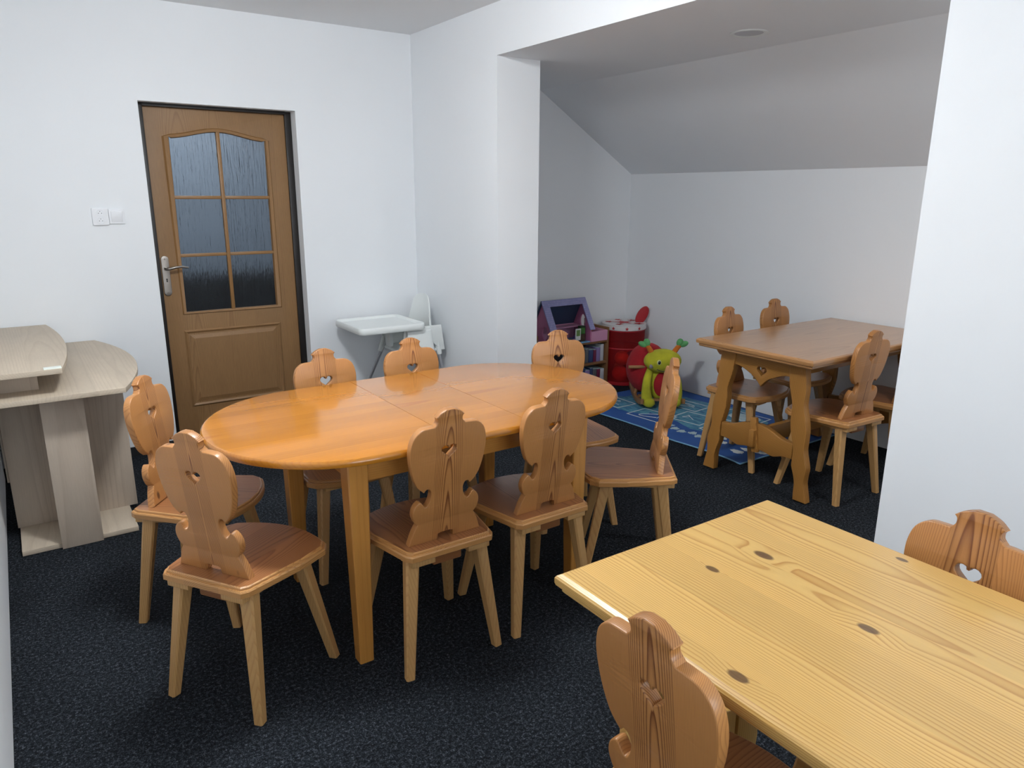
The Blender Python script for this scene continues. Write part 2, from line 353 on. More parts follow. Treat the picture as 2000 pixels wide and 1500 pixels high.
# hallway behind the door
HALLW = plain('hallway_wall_paint', (0.42, 0.45, 0.50), 0.8); HALLD = plain('hallway_dark_wainscot', (0.045, 0.040, 0.038), 0.6)
struct(boxes('wall_hallway', [((-3.2, 1.6, 0.90), (0.6, 1.7, 2.7)), ((-3.2, 0.3, 0), (-3.1, 1.6, 2.7)), ((0.5, 0.3, 0), (0.6, 1.6, 2.7)), ((-3.1, 0.3, 2.6), (0.5, 1.6, 2.7))], HALLW), 'grey hallway wall seen through the door panes')
struct(boxes('trim_1', [((-3.1, 1.58, 0.0), (0.5, 1.7, 0.90))], HALLD), 'dark wainscot of the hallway behind the door')
struct(box('floor_hallway', (-3.2, 0.3, -0.1), (0.6, 1.7, 0.0), HALLD), 'dark hallway floor behind the door')
area_light('hallway_light', (-1.3, 0.95, 2.5), (0, 0, 0), 0.6, 0.6, HALL_POWER, (0.9, 0.95, 1.0))
# baseboards
BASE = plain('dark_skirting_strip', (0.012, 0.013, 0.016), 0.8)
struct(boxes('baseboard_back', [((XW, -0.012, 0), (XL, 0, 0.055)), ((XR, -0.012, 0), (0, 0, 0.055))], BASE), 'dark carpet skirting along the door wall')

# ------------------------------------------------------------------ door
DY = 0.10
door = bpy.data.objects.new('door_1', None); COL.objects.link(door); door.location = (0, DY, 0); struct(door, 'oak veneer door with six rippled glass panes')
dx0, dx1, dz1 = -1.695, -0.868, 2.055
fr_ = boxes('door_frame', [((XL, -0.03, 0), (dx0, 0.09, ZT)), ((dx1, -0.012, 0), (XR, 0.09, ZT)), ((dx0, -0.03, dz1), (dx1, 0.09, ZT))], BLACK, door, 0.002)
fr_['label'] = 'dark brown door frame'
gx0, gx1, gz0, gz1, gar = -1.578, -0.992, 0.838, 1.893, 1.937
gm = (gx0+gx1)/2
def arch(x):      # top line of the glazed opening
    t = (x-gm)/((gx1-gx0)/2); return gz1+(gar-gz1)*(0.5+0.5*math.cos(math.pi*min(1, abs(t))))
top = [(gx1-(gx1-gx0)*i/24, arch(gx1-(gx1-gx0)*i/24)) for i in range(25)]
MXZ = Matrix(((1, 0, 0, 0), (0, 0, -1, 0), (0, 1, 0, 0), (0, 0, 0, 1)))      # plate xy -> xz, thickness -> y
opening = [(gx0, gz0), (gx1, gz0)]+top
leafm = plate_mesh([[(dx0, 0.008), (dx1, 0.008), (dx1, dz1), (dx0, dz1)], opening], 0.04, 0.002, Matrix.Translation((0, 0.02, 0)) @ MXZ)
link('door_leaf', leafm, W_DOOR, door)
bmo = bmesh.new()
path = [(gx0, gz0), (gx1, gz0)]+top
P = [Vector((q[0], -0.002, q[1])) for q in path]
def bm_strip(bm, pts, wd, dp, closed=True):
    n = len(pts); c = sum(pts, Vector())/n; rows = []
    for i in range(n):
        t = (pts[(i+1) % n]-pts[i-1]).normalized(); nn = Vector((t.z, 0, -t.x))
        if (pts[i]-c).dot(nn) < 0: nn = -nn
        tn = (pts[i]-pts[i-1]).normalized(); k = 1.0/max(0.6, abs(Vector((tn.z, 0, -tn.x)).dot(nn)))
        rows.append([bm.verts.new(pts[i]+nn*wd*0.9*k+Vector((0, 0.004, 0))), bm.verts.new(pts[i]+nn*wd*0.5*k+Vector((0, -dp, 0))), bm.verts.new(pts[i]-nn*wd*0.3*k+Vector((0, -dp*0.6, 0))), bm.verts.new(pts[i]-nn*wd*0.5*k+Vector((0, 0.016, 0)))])
    for i in range(n):
        a, b = rows[i], rows[(i+1) % n]
        for k in range(3): bm.faces.new((a[k], a[k+1], b[k+1], b[k]))
bm_strip(bmo, P, 0.019, 0.007)
link('arched_moulding', mesh_of(bmo, 'arched_moulding', 30), W_DOORM, door)
zb1, zb2 = 1.543, 1.194
box('glazing_bar', (gm-0.011, -0.004, gz0), (gm+0.011, 0.03, gar-0.002), W_DOORM, door, 0.003)
for zz in (zb1, zb2):
    for (q0, q1) in ((gx0, gm-0.011), (gm+0.011, gx1)):
        box('glazing_bar', (q0, -0.002, zz-0.010), (q1, 0.028, zz+0.010), W_DOORM, door, 0.003)
for (q0, q1) in ((gx0, gm-0.011), (gm+0.011, gx1)):
    for (z0, z1) in ((gz0, zb2-0.01), (zb2+0.01, zb1-0.01), (zb1+0.01, None)):
        if z1 is None:
            ol = [(q0, z0), (q1, z0)]+[(q1-(q1-q0)*i/12, arch(q1-(q1-q0)*i/12)-0.001) for i in range(13)]
        else: ol = [(q0, z0), (q1, z0), (q1, z1), (q0, z1)]
        link('pane', plate_mesh([ol], 0.006, 0.0005, Matrix.Translation((0, 0.016, 0)) @ MXZ), GLASS, door)
px0, px1, pz0, pz1 = -1.592, -0.995, 0.232, 0.722
bmp = bmesh.new()
def rect(y, ins): return [bmp.verts.new((px0+ins, y, pz0+ins)), bmp.verts.new((px1-ins, y, pz0+ins)), bmp.verts.new((px1-ins, y, pz1-ins)), bmp.verts.new((px0+ins, y, pz1-ins))]
lv = [rect(-0.0005, -0.006), rect(-0.009, 0.004), rect(-0.0015, 0.016), rect(-0.002, 0.026), rect(-0.009, 0.05)]
for a, b in zip(lv, lv[1:]):
    for k in range(4): bmp.faces.new((a[k], a[(k+1) % 4], b[(k+1) % 4], b[k]))
bmp.faces.new(lv[-1])
link('lower_panel', mesh_of(bmp, 'lower_panel'), W_DOOR, door)
# handle
hx = -1.6645
def rounded(x0, x1, y0, y1, r, n=6):
    o = []
    for cx_, cy_, a0 in ((x1-r, y1-r, 0), (x0+r, y1-r, 90), (x0+r, y0+r, 180), (x1-r, y0+r, 270)):
        for i in range(n+1):
            t = R(a0+90*i/n); o.append((cx_+r*math.cos(t), cy_+r*math.sin(t)))
    return o
hp = link('handle_plate', plate_mesh([rounded(hx-0.022, hx+0.022, 0.953, 1.197, 0.0215)], 0.008, 0.002, Matrix.Translation((0, -0.004, 0)) @ MXZ), STEEL, door)
hp['label'] = 'brushed steel handle plate'
tube('lever', [(hx, -0.006, 1.120), (hx, -0.05, 1.120), (hx+0.012, -0.058, 1.121), (hx+0.05, -0.06, 1.130), (hx+0.085, -0.058, 1.131), (hx+0.122, -0.052, 1.124)], [0.010, 0.009, 0.009, 0.008, 0.007, 0.006], STEEL, hp)
lathe('keyhole', [(0.0045, -0.001), (0.0045, 0.001)], DARK, hp, 12, Matrix.Translation((hx, -0.009, 1.055)) @ Matrix.Rotation(R(90), 4, 'X'))
box('keyhole', (hx-0.003, -0.0098, 1.038), (hx+0.003, -0.0082, 1.056), DARK, hp)
lathe('rivet', [(0.005, 0), (0.003, 0.002)], STEEL, hp, 12, Matrix.Translation((hx, -0.008, 0.972)) @ Matrix.Rotation(R(90), 4, 'X'))
lathe('rivet', [(0.005, 0), (0.003, 0.002)], STEEL, hp, 12, Matrix.Translation((hx, -0.008, 1.178)) @ Matrix.Rotation(R(90), 4, 'X'))

# ------------------------------------------------------------------ socket, switch, downlight, ceiling lamp
HOLE = plain('grey_pin_hole', (0.10, 0.10, 0.12), 0.8)
def MWall(x, z): return Matrix.Translation((x, -0.0005, z)) @ MXZ
so = thing('power_socket', 'white double power socket on the wall left of the door', 'socket', (-1.988, 0, 1.437))
link('plate', plate_mesh([rounded(-0.042, 0.042, -0.048, 0.048, 0.008)], 0.012, 0.003, Matrix.Translation((0, -0.006, 0)) @ MXZ), SOCKET, so)
for dz in (0.021, -0.021):
    c = lathe('outlet', [(0.0195, 0.0), (0.0195, 0.003), (0.0175, 0.003), (0.0165, 0.001)], SOCKET, so, 24, Matrix.Translation((0, -0.012, dz)) @ Matrix.Rotation(R(90), 4, 'X'))
    for ddx, ddz in ((-0.008, -0.002), (0.008, -0.002), (0, 0.009)):
        lathe('pin_hole', [(0.0021, -0.001), (0.0021, 0.0008)], HOLE, c, 10, Matrix.Translation((ddx, -0.0131, dz+ddz)) @ Matrix.Rotation(R(90), 4, 'X'))
sw = thing('light_switch', 'square white rocker light switch next to the double socket', 'switch', (-1.905, 0, 1.437))
link('plate', plate_mesh([rounded(-0.040, 0.040, -0.041, 0.041, 0.004)], 0.010, 0.002, Matrix.Translation((0, -0.005, 0)) @ MXZ), SOCKET, sw)
box('rocker', (-0.029, -0.0045, -0.029), (0.029, 0.0045, 0.029), SOCKET, sw, 0.002, Matrix.Translation((0, -0.0115, 0)) @ Matrix.Rotation(R(5), 4, 'X'))
UNLIT = plain('unlit_lens', (0.5, 0.5, 0.52), 0.3); LITL = plain('added_lit_lens', (0.9, 0.9, 0.9), 0.4, Emission_Color=(1.0, 0.98, 0.95), Emission_Strength=12.0)
for dy_, lab, lm in ((-2.273, 'round recessed downlight in the alcove ceiling, switched off', UNLIT), (-3.90, 'added unseen downlight behind the pillar that brightens the alcove', LITL)):  # the second, lit one is made up to brighten the alcove
    dl = thing('downlight', lab, 'ceiling light', (0.678, dy_, HB), 0, 'recessed downlights of the alcove')
    lathe('trim_ring', [(0.068, -0.0005), (0.068, -0.002), (0.082, -0.007), (0.092, -0.004), (0.092, -0.0005)], PLASTIC, dl, 40, None, False)
    lathe('lens', [(0.069, -0.002), (0.06, -0.0015), (0.01, -0.001)], lm, dl, 40)
area_light('alcove_fill_light', (0.678, -3.90, HB-0.012), (0, 0, 0), 0.13, 0.13, ALCOVE_FILL_POWER, (1.0, 0.985, 0.96), 'DISK')  # added fill light for the dim alcove, out of view behind the pillar
LITM = plain('lit_diffuser', (0.9, 0.9, 0.9), 0.5, Emission_Color=(0.93, 0.975, 1.0), Emission_Strength=LAMP_STRENGTH)
lp = thing('ceiling_lamp', 'round white opal ceiling lamp above the oval table', 'ceiling light', (LAMP[0], LAMP[1], H))
lathe('base', [(0.18, 0.0), (0.18, -0.022), (0.172, -0.03)], PLASTIC, lp, 40)
lathe('diffuser', [(0.168, -0.031), (0.172, -0.06), (0.165, -0.095), (0.14, -0.13), (0.09, -0.155), (0.01, -0.165)], LITM, lp, 40)

# ------------------------------------------------------------------ pine chairs
HALF = [(0.136, 0.0), (0.129, 0.022), (0.119, 0.05), (0.106, 0.0735), (0.117, 0.086), (0.1245, 0.113), (0.118, 0.139), (0.102, 0.1545), (0.093, 0.151), (0.081, 0.134), (0.071, 0.139), (0.0625, 0.158), (0.060, 0.179), (0.066, 0.194), (0.077, 0.197), (0.086, 0.187),
        (0.112, 0.214), (0.1295, 0.26), (0.1385, 0.312), (0.138, 0.352), (0.127, 0.387), (0.103, 0.4085), (0.076, 0.4125), (0.056, 0.413), (0.046, 0.424), (0.0455, 0.437), (0.0515, 0.4435), (0.035, 0.457), (0.013, 0.4665)]
SHARP = {0, 3, 8, 15, 23, 26}      # corners that stay crisp
def half_curve():
    idx = sorted(SHARP)+[len(HALF)-1]; out = []
    for a, b in zip(idx, idx[1:]):
        seg = HALF[a:b+1]; s_ = spline(seg, 4, False) if len(seg) > 2 else list(seg)
        out += s_ if not out else s_[1:]
    return out
HC = half_curve()
back_outline = [(0.030, 0.0), (0.030, 0.020)][::-1]
back_outline = HC+[(-x, y) for x, y in HC[::-1]]+[(-0.030, 0.0), (-0.028, 0.020), (-0.018, 0.0235), (0.018, 0.0235), (0.028, 0.020), (0.030, 0.0)]
def heart(cx_, cy_, wd, ht, n=28):
    o = []
    for i in range(n):
        t = 2*math.pi*i/n
        o.append((cx_+wd/2*math.sin(t)**3, cy_+ht/2*((13*math.cos(t)-5*math.cos(2*t)-2*math.cos(3*t)-math.cos(4*t))/14.5+0.12)))
    return o
T7 = R(7.0); SEAT = 0.45; YO = -0.155      # backrest foot line sits 15.5 cm behind the chair's origin
def back_matrix():
    # plate (u, v, w) -> chair local: u along x, v up the leaning board, w thickness (front = +)
    ex = Vector((1, 0, 0)); ev = Vector((0, -math.sin(T7), math.cos(T7))); ew = Vector((0, math.cos(T7), math.sin(T7)))
    M = Matrix(((ex.x, ev.x, -ew.x, 0), (ex.y, ev.y, -ew.y, YO), (ex.z, ev.z, -ew.z, SEAT-0.001), (0, 0, 0, 1)))
    return M @ Matrix.Translation((0, 0, -0.013))
def make_chair():
    t = thing('carved_chair', '', 'chair', (0, 0, 0), 0, 'carved pine chairs with heart cut-outs')
    link('backrest', plate_mesh([back_outline, heart(0, 0.322, 0.055, 0.044)], 0.026, 0.0035, back_matrix(), 2, 35), W_BACK, t)
    so_ = [(-0.150, -0.056), (0.150, -0.056), (0.166, -0.036), (0.207, 0.170), (0.211, 0.268), (0.190, 0.304)]
    arc = [(0.190*(1-2*i/14.0), 0.304+0.055*(1-(1-2*i/14.0)**2)) for i in range(1, 14)]
    so_ = so_+arc+[(-0.190, 0.304), (-0.211, 0.268), (-0.207, 0.170), (-0.166, -0.036)]
    bm = bmesh.new(); prof = [(0.005, -0.034), (0.0, -0.030), (0.0, -0.014), (0.003, -0.0095), (0.008, -0.009), (0.009, -0.003), (0.013, 0.0)]
    rings = [[bm.verts.new((x*(1-d/0.19), YO+0.15+(y-0.15)*(1-d/0.20), SEAT+z)) for x, y in so_] for d, z in prof]; n = len(so_)
    for ra, rb_ in zip(rings, rings[1:]):
        for k in range(n): bm.faces.new((ra[k], ra[(k+1) % n], rb_[(k+1) % n], rb_[k]))
    bm.faces.new(rings[0][::-1]); bm.faces.new(rings[-1])
    me = mesh_of(bm, 'seat', 25); me.materials.append(W_SEAT); me.materials.append(W_SEDGE)
    for p_ in me.polygons: p_.material_index = 0 if p_.normal.z > 0.95 and p_.area > 0.01 else 1
    link('seat', me, None, t)
    for s in (-1, 1):
        box('batten', (s*0.105-0.042, YO-0.047, SEAT-0.055), (s*0.105+0.042, YO+0.300, SEAT-0.034), W_LEG, t, 0.003)
    for s in (-1, 1):
        for top_, ft in (((s*0.128, YO+0.003, SEAT-0.036), (s*0.173, YO-0.05, 0.001)), ((s*0.130, YO+0.235, SEAT-0.036), (s*0.184, YO+0.315, 0.001))):
            bm = bmesh.new(); bm_leg(bm, top_, ft, 0.047, 0.030, 0.14, R(s*8))
            link('leg', mesh_of(bm, 'leg', 25), W_LEG, t)
    box('wedge', (-0.055, YO-0.014, SEAT-0.085), (0.055, YO+0.014, SEAT-0.034), W_SEAT, t, 0.006)
    return t
chair = make_chair()
def rot_at(bx_, by_, deg):      # pose from the backrest foot line -> origin of the chair
    a = R(deg); return (bx_+math.sin(a)*YO*1.0, by_-math.cos(a)*YO, 0.0), a
CHAIRS = [
    ('carved pine chair at the front left corner of the oval table, seen from behind', -2.067, -2.639, -56.5),
    ('carved pine chair, left of the two along the near side of the oval table', -1.368, -2.830, 0.0),
    ('carved pine chair, right of the two along the near side of the oval table', -0.937, -2.828, 0.5),
    ('carved pine chair between the door and the oval table, left of the high chair', -1.375, -1.812, 180.2),
    ('carved pine chair behind the oval table in front of the white high chair', -0.948, -1.800, 179.7),
    ('carved pine chair behind the oval table in front of the doll house', -0.250, -2.020, 162.0),
    ('carved pine chair at the left end of the oval table beside the pale desk', -2.075, -1.905, -127.0),
    ('carved pine chair seen edge-on at the right end of the oval table', -0.262, -2.735, 52.0),
    ('carved pine chair nearest the camera, pushed against the pale pine table', -1.640, -4.085, -90.0),
    ('carved pine chair between the pale pine table and the white pillar', -0.850, -4.190, 88.0),
    ('carved pine chair at the near left corner behind the alcove table', 1.096, -1.990, 186.0),
    ('carved pine chair behind the alcove table, farther from the play mat', 1.626, -1.925, 180.0),
    ('carved pine chair on the near side of the alcove table, fully in view', 1.110, -2.822, -3.0),
    ('carved pine chair on the near side of the alcove table, mostly hidden by the pillar', 1.640, -2.810, 0.0),
]
for i, (lab, bx_, by_, dg) in enumerate(CHAIRS):
    loc, a = rot_at(bx_, by_, dg)
    if i == 0: chair.location = loc; chair.rotation_euler = (0, 0, a); chair['label'] = lab
    else: copy_thing(chair, lab, (loc[0], loc[1], 0.0055 if i in (10, 11) else 0.0), a)      # two chairs stand on the play mat

# ------------------------------------------------------------------ oval table
OT = thing('oval_table', 'glossy honey pine extending oval dining table in the middle of the room', 'table', (-1.181, -2.364, 0))
ea, eb, hs_ = 0.4255, 0.4637, 0.4015      # end radii and half length of the straight part
def oval_pts(x0, x1):
    """outline of the part of the oval between x0 and x1 (table centred on 0)"""
    o = []
    N = 40
    full = [(hs_+ea*math.cos(R(-90+180*i/N)), eb*math.sin(R(-90+180*i/N))) for i in range(N+1)]+[(-hs_+ea*math.cos(R(90+180*i/N)), eb*math.sin(R(90+180*i/N))) for i in range(N+1)]
    # clip to x range (outline convex)
    def clip(poly, k, s):
        out = []
        for i in range(len(poly)):
            p_, q = poly[i-1], poly[i]; ip, iq = s*p_[0] <= s*k, s*q[0] <= s*k
            if ip != iq:
                t = (k-p_[0])/(q[0]-p_[0]); out.append((k, p_[1]+t*(q[1]-p_[1])))
            if iq: out.append(q)
        return out
    return clip(clip(full, x1, 1), x0, -1)
sx1, sx2 = -1.3135+1.181, -0.997+1.181
def top_part(name, x0, x1):
    pts = oval_pts(x0, x1); bm = bmesh.new()
    cl = []
    for q in pts:
        if not cl or math.hypot(q[0]-cl[-1][0], q[1]-cl[-1][1]) > 1e-4: cl.append(q)
    if math.hypot(cl[0][0]-cl[-1][0], cl[0][1]-cl[-1][1]) < 1e-4: cl.pop()
    def ins(q, d):
        if abs(q[0]-x0) < 1e-6 or abs(q[0]-x1) < 1e-6: return (q[0], q[1]-math.copysign(d, q[1])*1.0)
        cx_ = max(-hs_, min(hs_, q[0])); v = Vector(((q[0]-cx_)/ea**2, q[1]/eb**2))
        v.normalize(); return (q[0]-v.x*d, q[1]-v.y*d)
    prof = [(0.010, 0.758), (0.002, 0.762), (0.0, 0.770), (0.002, 0.779), (0.007, 0.7845), (0.013, 0.786)]
    rings = [[bm.verts.new((*ins(q, d), z)) for q in cl] for d, z in prof]
    n = len(cl)
    for a, b in zip(rings, rings[1:]):
        for k in range(n): bm.faces.new((a[k], a[(k+1) % n], b[(k+1) % n], b[k]))
    bm.faces.new(rings[0][::-1]); bm.faces.new(rings[-1])
    return link(name, mesh_of(bm, name, 30), W_OVAL, OT)
top_part('tabletop_half', -2, sx1-0.0008)
top_part('extension_leaf', sx1+0.0008, sx2-0.0008)
top_part('tabletop_half', sx2+0.0008, 2)
lx, ly, OX = 0.462, 0.330, 0.021
for sx in (-1, 1):
    for sy in (-1, 1):
        bm = bmesh.new(); bm_leg(bm, (sx*lx+OX, sy*(ly-0.004), 0.757), (sx*lx+OX, sy*ly, 0.001), 0.072, 0.050, 0.06)
        link('leg', mesh_of(bm, 'leg', 20), W_OLEG, OT)
for sy in (-1, 1): box('apron', (-lx+0.038+OX, sy*ly-0.012, 0.658), (lx-0.038+OX, sy*ly+0.012, 0.757), W_ORAIL, OT, 0.003)
for sx in (-1, 1): box('end_apron', (sx*lx-0.012+OX, -ly+0.04, 0.658), (sx*lx+0.012+OX, ly-0.04, 0.757), W_ORAILY, OT, 0.003)

# ------------------------------------------------------------------ trestle tables
def wavy_leg(mat, parent, x, y_top, y_foot, ztop, wd=0.085, tk=0.045):
    """board leg with scalloped edges, leaning across the table's width"""
    s = 1 if y_foot > 0 else -1
    wv = [(0, 0.040), (0.06, 0.036), (0.13, 0.030), (0.19, 0.036), (0.25, 0.046), (0.31, 0.040), (0.38, 0.034), (0.46, 0.043), (0.54, 0.049), (0.62, 0.044), (0.70, 0.036), (0.78, 0.046), (0.86, 0.052), (1.0, 0.050)]
    def c(t): return y_foot+(y_top-y_foot)*t
    inner = spline([(c(t), t*ztop, 0) for t, _ in wv], 3, False)
    L_ = spline([(c(t)-wq*0.95, t*ztop) for t, wq in wv], 3, False); R_ = spline([(c(t)+wq*0.95, t*ztop) for t, wq in wv], 3, False)
    ol = L_+R_[::-1]
    M = Matrix(((0, 0, 1, x), (1, 0, 0, 0), (0, 1, 0, 0.001), (0, 0, 0, 1)))
    return link('leg', plate_mesh([ol], tk, 0.004, M, 2, 30), mat, parent)
def trestle_table(name, label, loc, rz, L_, W__, zt, m_top, m_leg, m_rail, m_rx, inset, foot_in=0.065):
    t = thing(name, label, 'table', loc, rz)
    hl, hw_ = L_/2, W__/2
    bm = bmesh.new(); prof = [(0.016, zt-0.045), (0.012, zt-0.040), (0.012, zt-0.030), (0.002, zt-0.027), (0.0, zt-0.021), (0.0, zt-0.010), (0.003, zt-0.005), (0.012, zt)]
    rings = []
    for d, z in prof: rings.append([bm.verts.new((sx*(hl-d), sy*(hw_-d), z)) for sx, sy in ((-1, -1), (1, -1), (1, 1), (-1, 1))])
    for a, b in zip(rings, rings[1:]):
        for k in range(4): bm.faces.new((a[k], a[(k+1) % 4], b[(k+1) % 4], b[k]))
    bm.faces.new(rings[0][::-1]); bm.faces.new(rings[-1])
    link('tabletop', mesh_of(bm, 'tabletop', 20), m_top, t)
    zl = zt-0.046; yt, yf = hw_-0.09-foot_in, hw_-foot_in
    for sx in (-1, 1):
        x = sx*(hl-inset)
        for sy in (-1, 1): wavy_leg(m_leg, t, x, sy*yt, sy*yf, zl)
        # end apron with a drop point and a heart
        yw = yt-0.03
        low = spline([(-yw, zl-0.085), (-yw*0.75, zl-0.088), (-yw*0.42, zl-0.112), (-yw*0.2, zl-0.135), (0, zl-0.175)], 5, False)
        low = low+[(-a, b) for a, b in low[::-1]][1:]
        ol = low+[(yw, zl), (-yw, zl)]
        M = Matrix(((0, 0, 1, x), (1, 0, 0, 0), (0, 1, 0, 0), (0, 0, 0, 1)))
        link('end_apron', plate_mesh([ol, heart(0, zl-0.092, 0.062, 0.052)], 0.03, 0.003, M, 2, 30), m_rail, t)
        # lower cross rail, swelling at the middle
        yr = yf-(yf-yt)*0.4-0.035; z0 = 0.20
        up_ = spline([(-yr, z0+0.100), (-yr*0.7, z0+0.108), (-yr*0.4, z0+0.135), (-yr*0.15, z0+0.150), (0, z0+0.150)], 4, False)
        dn_ = spline([(-yr, z0+0.015), (-yr*0.75, z0+0.012), (-yr*0.5, z0-0.005), (-yr*0.25, z0+0.005), (0, z0+0.005)], 4, False)
        ol = dn_+[(-a, b) for a, b in dn_[::-1]][1:]+[(-a, b) for a, b in up_]+[(a, b) for a, b in up_[::-1]][1:]
        link('cross_rail', plate_mesh([ol], 0.036, 0.004, M, 2, 30), m_rail, t)
        box('wedge', (x+sx*0.024-0.009, -0.020, z0-0.01), (x+sx*0.024+0.016, 0.020, z0+0.185), m_leg, t, 0.004, Matrix.Translation((x, 0, z0+0.08)) @ Matrix.Rotation(R(-8), 4, 'X') @ Matrix.Translation((-x, 0, -z0-0.08)))
    box('stretcher', (-(hl-inset)-0.055, -0.016, 0.225), (hl-inset+0.055, 0.016, 0.320), m_rx, t, 0.004)
    for sy in (-1, 1): box('side_apron', (-(hl-inset)+0.024, sy*yt-0.014, zl-0.07), (hl-inset-0.024, sy*yt+0.014, zl), m_rx, t, 0.003)
    return t
trestle_table('trestle_table', 'brown pine trestle table with wavy legs standing in the alcove', (1.352, -2.425, 0.005), 0, 1.30, 0.742, 0.782, W_ALC, W_ALEG, W_ARAIL, W_ARAILX, 0.125)
trestle_table('trestle_table', 'pale yellow knotty pine table in the right foreground', (-1.228, -4.378, 0), R(90), 1.35, 0.716, 0.786, W_NEARX, W_NLEG, W_NLEG, W_NLEG, 0.10, 0.135)

# ------------------------------------------------------------------ pale desk
DK = thing('desk', 'pale sonoma oak desk with a raised shelf in the left corner', 'desk', (-2.33, -0.66, 0))
def D(x, y): return (x+2.33, y+0.66)
def bow(x_end, x_mid, y0, y1, n=18): return [(x_end+(x_mid-x_end)*(1-(2*i/n-1)**2), y0+(y1-y0)*i/n) for i in range(n+1)]
ol = [D(-2.632, -0.012), D(-2.632, -1.300)]+[D(*q) for q in bow(-2.105, -1.985, -1.300, -0.012)]
link('desktop', plate_mesh([ol], 0.022, 0.001, Matrix.Translation((0, 0, 0.729)), 1, 25), W_DESK, DK)
ol = [D(-2.632, -0.012), D(-2.632, -1.285)]+[D(*q) for q in bow(-2.330, -2.278, -1.285, -0.012)]
rs = link('raised_shelf', plate_mesh([ol], 0.022, 0.001, Matrix.Translation((0, 0, 0.842)), 1, 25), W_DESK, DK)
tp = box('tape_strip', (*D(-2.395, -1.282), 0.853), (*D(-2.330, -1.235), 0.856), plain('white_tape', (0.8, 0.85, 0.78), 0.4), rs, 0.001); tp['label'] = 'white tape on the shelf corner'
for yy in (-1.12, -0.14): box('shelf_riser', (*D(-2.62, yy-0.008), 0.740), (*D(-2.42, yy+0.008), 0.831), W_DESKV, DK, 0.001)
box('base_plate', (*D(-2.582, -1.160), 0.002), (*D(-2.115, -0.850), 0.024), W_DESK, DK, 0.001)
box('side_panel', (*D(-2.590, -0.868), 0.024), (*D(-2.077, -0.850), 0.718), W_DESKV, DK, 0.001)
box('front_plank', (*D(-2.430, -1.180), 0.002), (*D(-2.265, -1.162), 0.718), W_DESKV, DK, 0.001)
box('rear_panel', (*D(-2.590, -0.10), 0.002), (*D(-2.10, -0.082), 0.718), W_DESKV, DK, 0.001)
box('modesty_panel', (*D(-2.60, -0.848), 0.25), (*D(-2.582, -0.102), 0.718), W_DESKV, DK, 0.001)

# ------------------------------------------------------------------ high chair
HCx, HCy = -0.30, -0.30
HC_ = thing('high_chair', 'white plastic baby high chair with tray in the corner beside the door', 'high chair', (HCx, HCy, 0))
def hl_(x, y): return (x-HCx, y-HCy)
# tray with raised rim
def tray():
    bm = bmesh.new(); x0, y0 = hl_(-0.685, -0.545); x1, y1 = hl_(-0.215, -0.085)
    def ring(i, z): return [bm.verts.new((a, b, z)) for a, b in rounded(x0+i, x1-i, y0+i, y1-i, max(0.045-i, 0.01), 5)]
    rr_ = [ring(0.02, 0.698), ring(0.004, 0.698), ring(0.0, 0.703), ring(0.0, 0.735), ring(0.004, 0.740), ring(0.014, 0.740), ring(0.020, 0.736), ring(0.026, 0.724)]
    n = len(rr_[0])
    for a, b in zip(rr_, rr_[1:]):
        for k in range(n): bm.faces.new((a[k], a[(k+1) % n], b[(k+1) % n], b[k]))
    bm.faces.new(rr_[-1]); bm.faces.new(rr_[0][::-1])
    return link('tray', mesh_of(bm, 'tray', 40), PLASTIC, HC_)
tray()
# seat shell: back and sides swept as a U, open towards -x
def shell():
    bm = bmesh.new(); cx_, cy_ = hl_(-0.250, -0.31); N = 28; rows = []
    def top_h(a):      # a: angle, 0 = straight back (+x), +-1 = front of the arms
        t = abs(a); return 0.902-0.9*t*t*t if t < 0.36 else (0.86-(t-0.36)/0.20*0.165 if t < 0.56 else 0.695)
    for i in range(N+1):
        a = -1+2*i/N
        th = R(a*90) if abs(a) < 0.6 else R(math.copysign(54, a))
        ext = max(0, abs(a)-0.6)/0.4*0.17
        def pt(r_, z):
            x = cx_+0.10*math.cos(th)*r_-ext*1.0+(0.045 if abs(a) < 0.6 else 0.045)*(1-abs(a)*0.5); y = cy_+0.180*math.sin(th)/math.sin(R(54))*r_ if abs(a) >= 0.6 else cy_+0.180*math.sin(th)/math.sin(R(54))*r_
            return (x, y, z)
        zt_ = top_h(a); row = []
        for r_, z in ((1.16, 0.535), (1.10, 0.60), (1.05, 0.68), (1.0, zt_-0.012), (0.99, zt_), (0.93, zt_), (0.92, zt_-0.012), (0.93, 0.68), (0.94, 0.56), (0.90, 0.535)):
            row.append(bm.verts.new(pt(r_, min(z, zt_))))
        rows.append(row)
    for a, b in zip(rows, rows[1:]):
        for k in range(9): bm.faces.new((a[k], b[k], b[k+1], a[k+1]))
    bm.faces.new(rows[0]); bm.faces.new(rows[-1][::-1])
    bmesh.ops.remove_doubles(bm, verts=bm.verts, dist=1e-5)
    return link('seat_shell', mesh_of(bm, 'seat_shell', 50), PLASTIC, HC_)
shell()
x0, y0 = hl_(-0.36, -0.47); x1, y1 = hl_(-0.08, -0.15)
box('seat', (x0, y0, 0.520), (x1, y1, 0.545), PLASTIC, HC_, 0.01)
for yy in (-0.472, -0.148):
    A_in = [(-0.335+0.25*i/12.0, 0.53+0.095*math.sin(math.pi*i/12.0)) for i in range(13)]
    ol = [hl_(-0.375, 0)[:1]+(0.53,)]+[(hl_(x, 0)[0], z) for x, z in A_in]+[(hl_(-0.045, 0)[0], 0.53), (hl_(-0.070, 0)[0], 0.705), (hl_(-0.345, 0)[0], 0.705)]
    link('side_panel', plate_mesh([ol], 0.014, 0.004, Matrix.Translation((0, hl_(0, yy)[1], 0)) @ MXZ, 2, 40), PLASTIC, HC_)
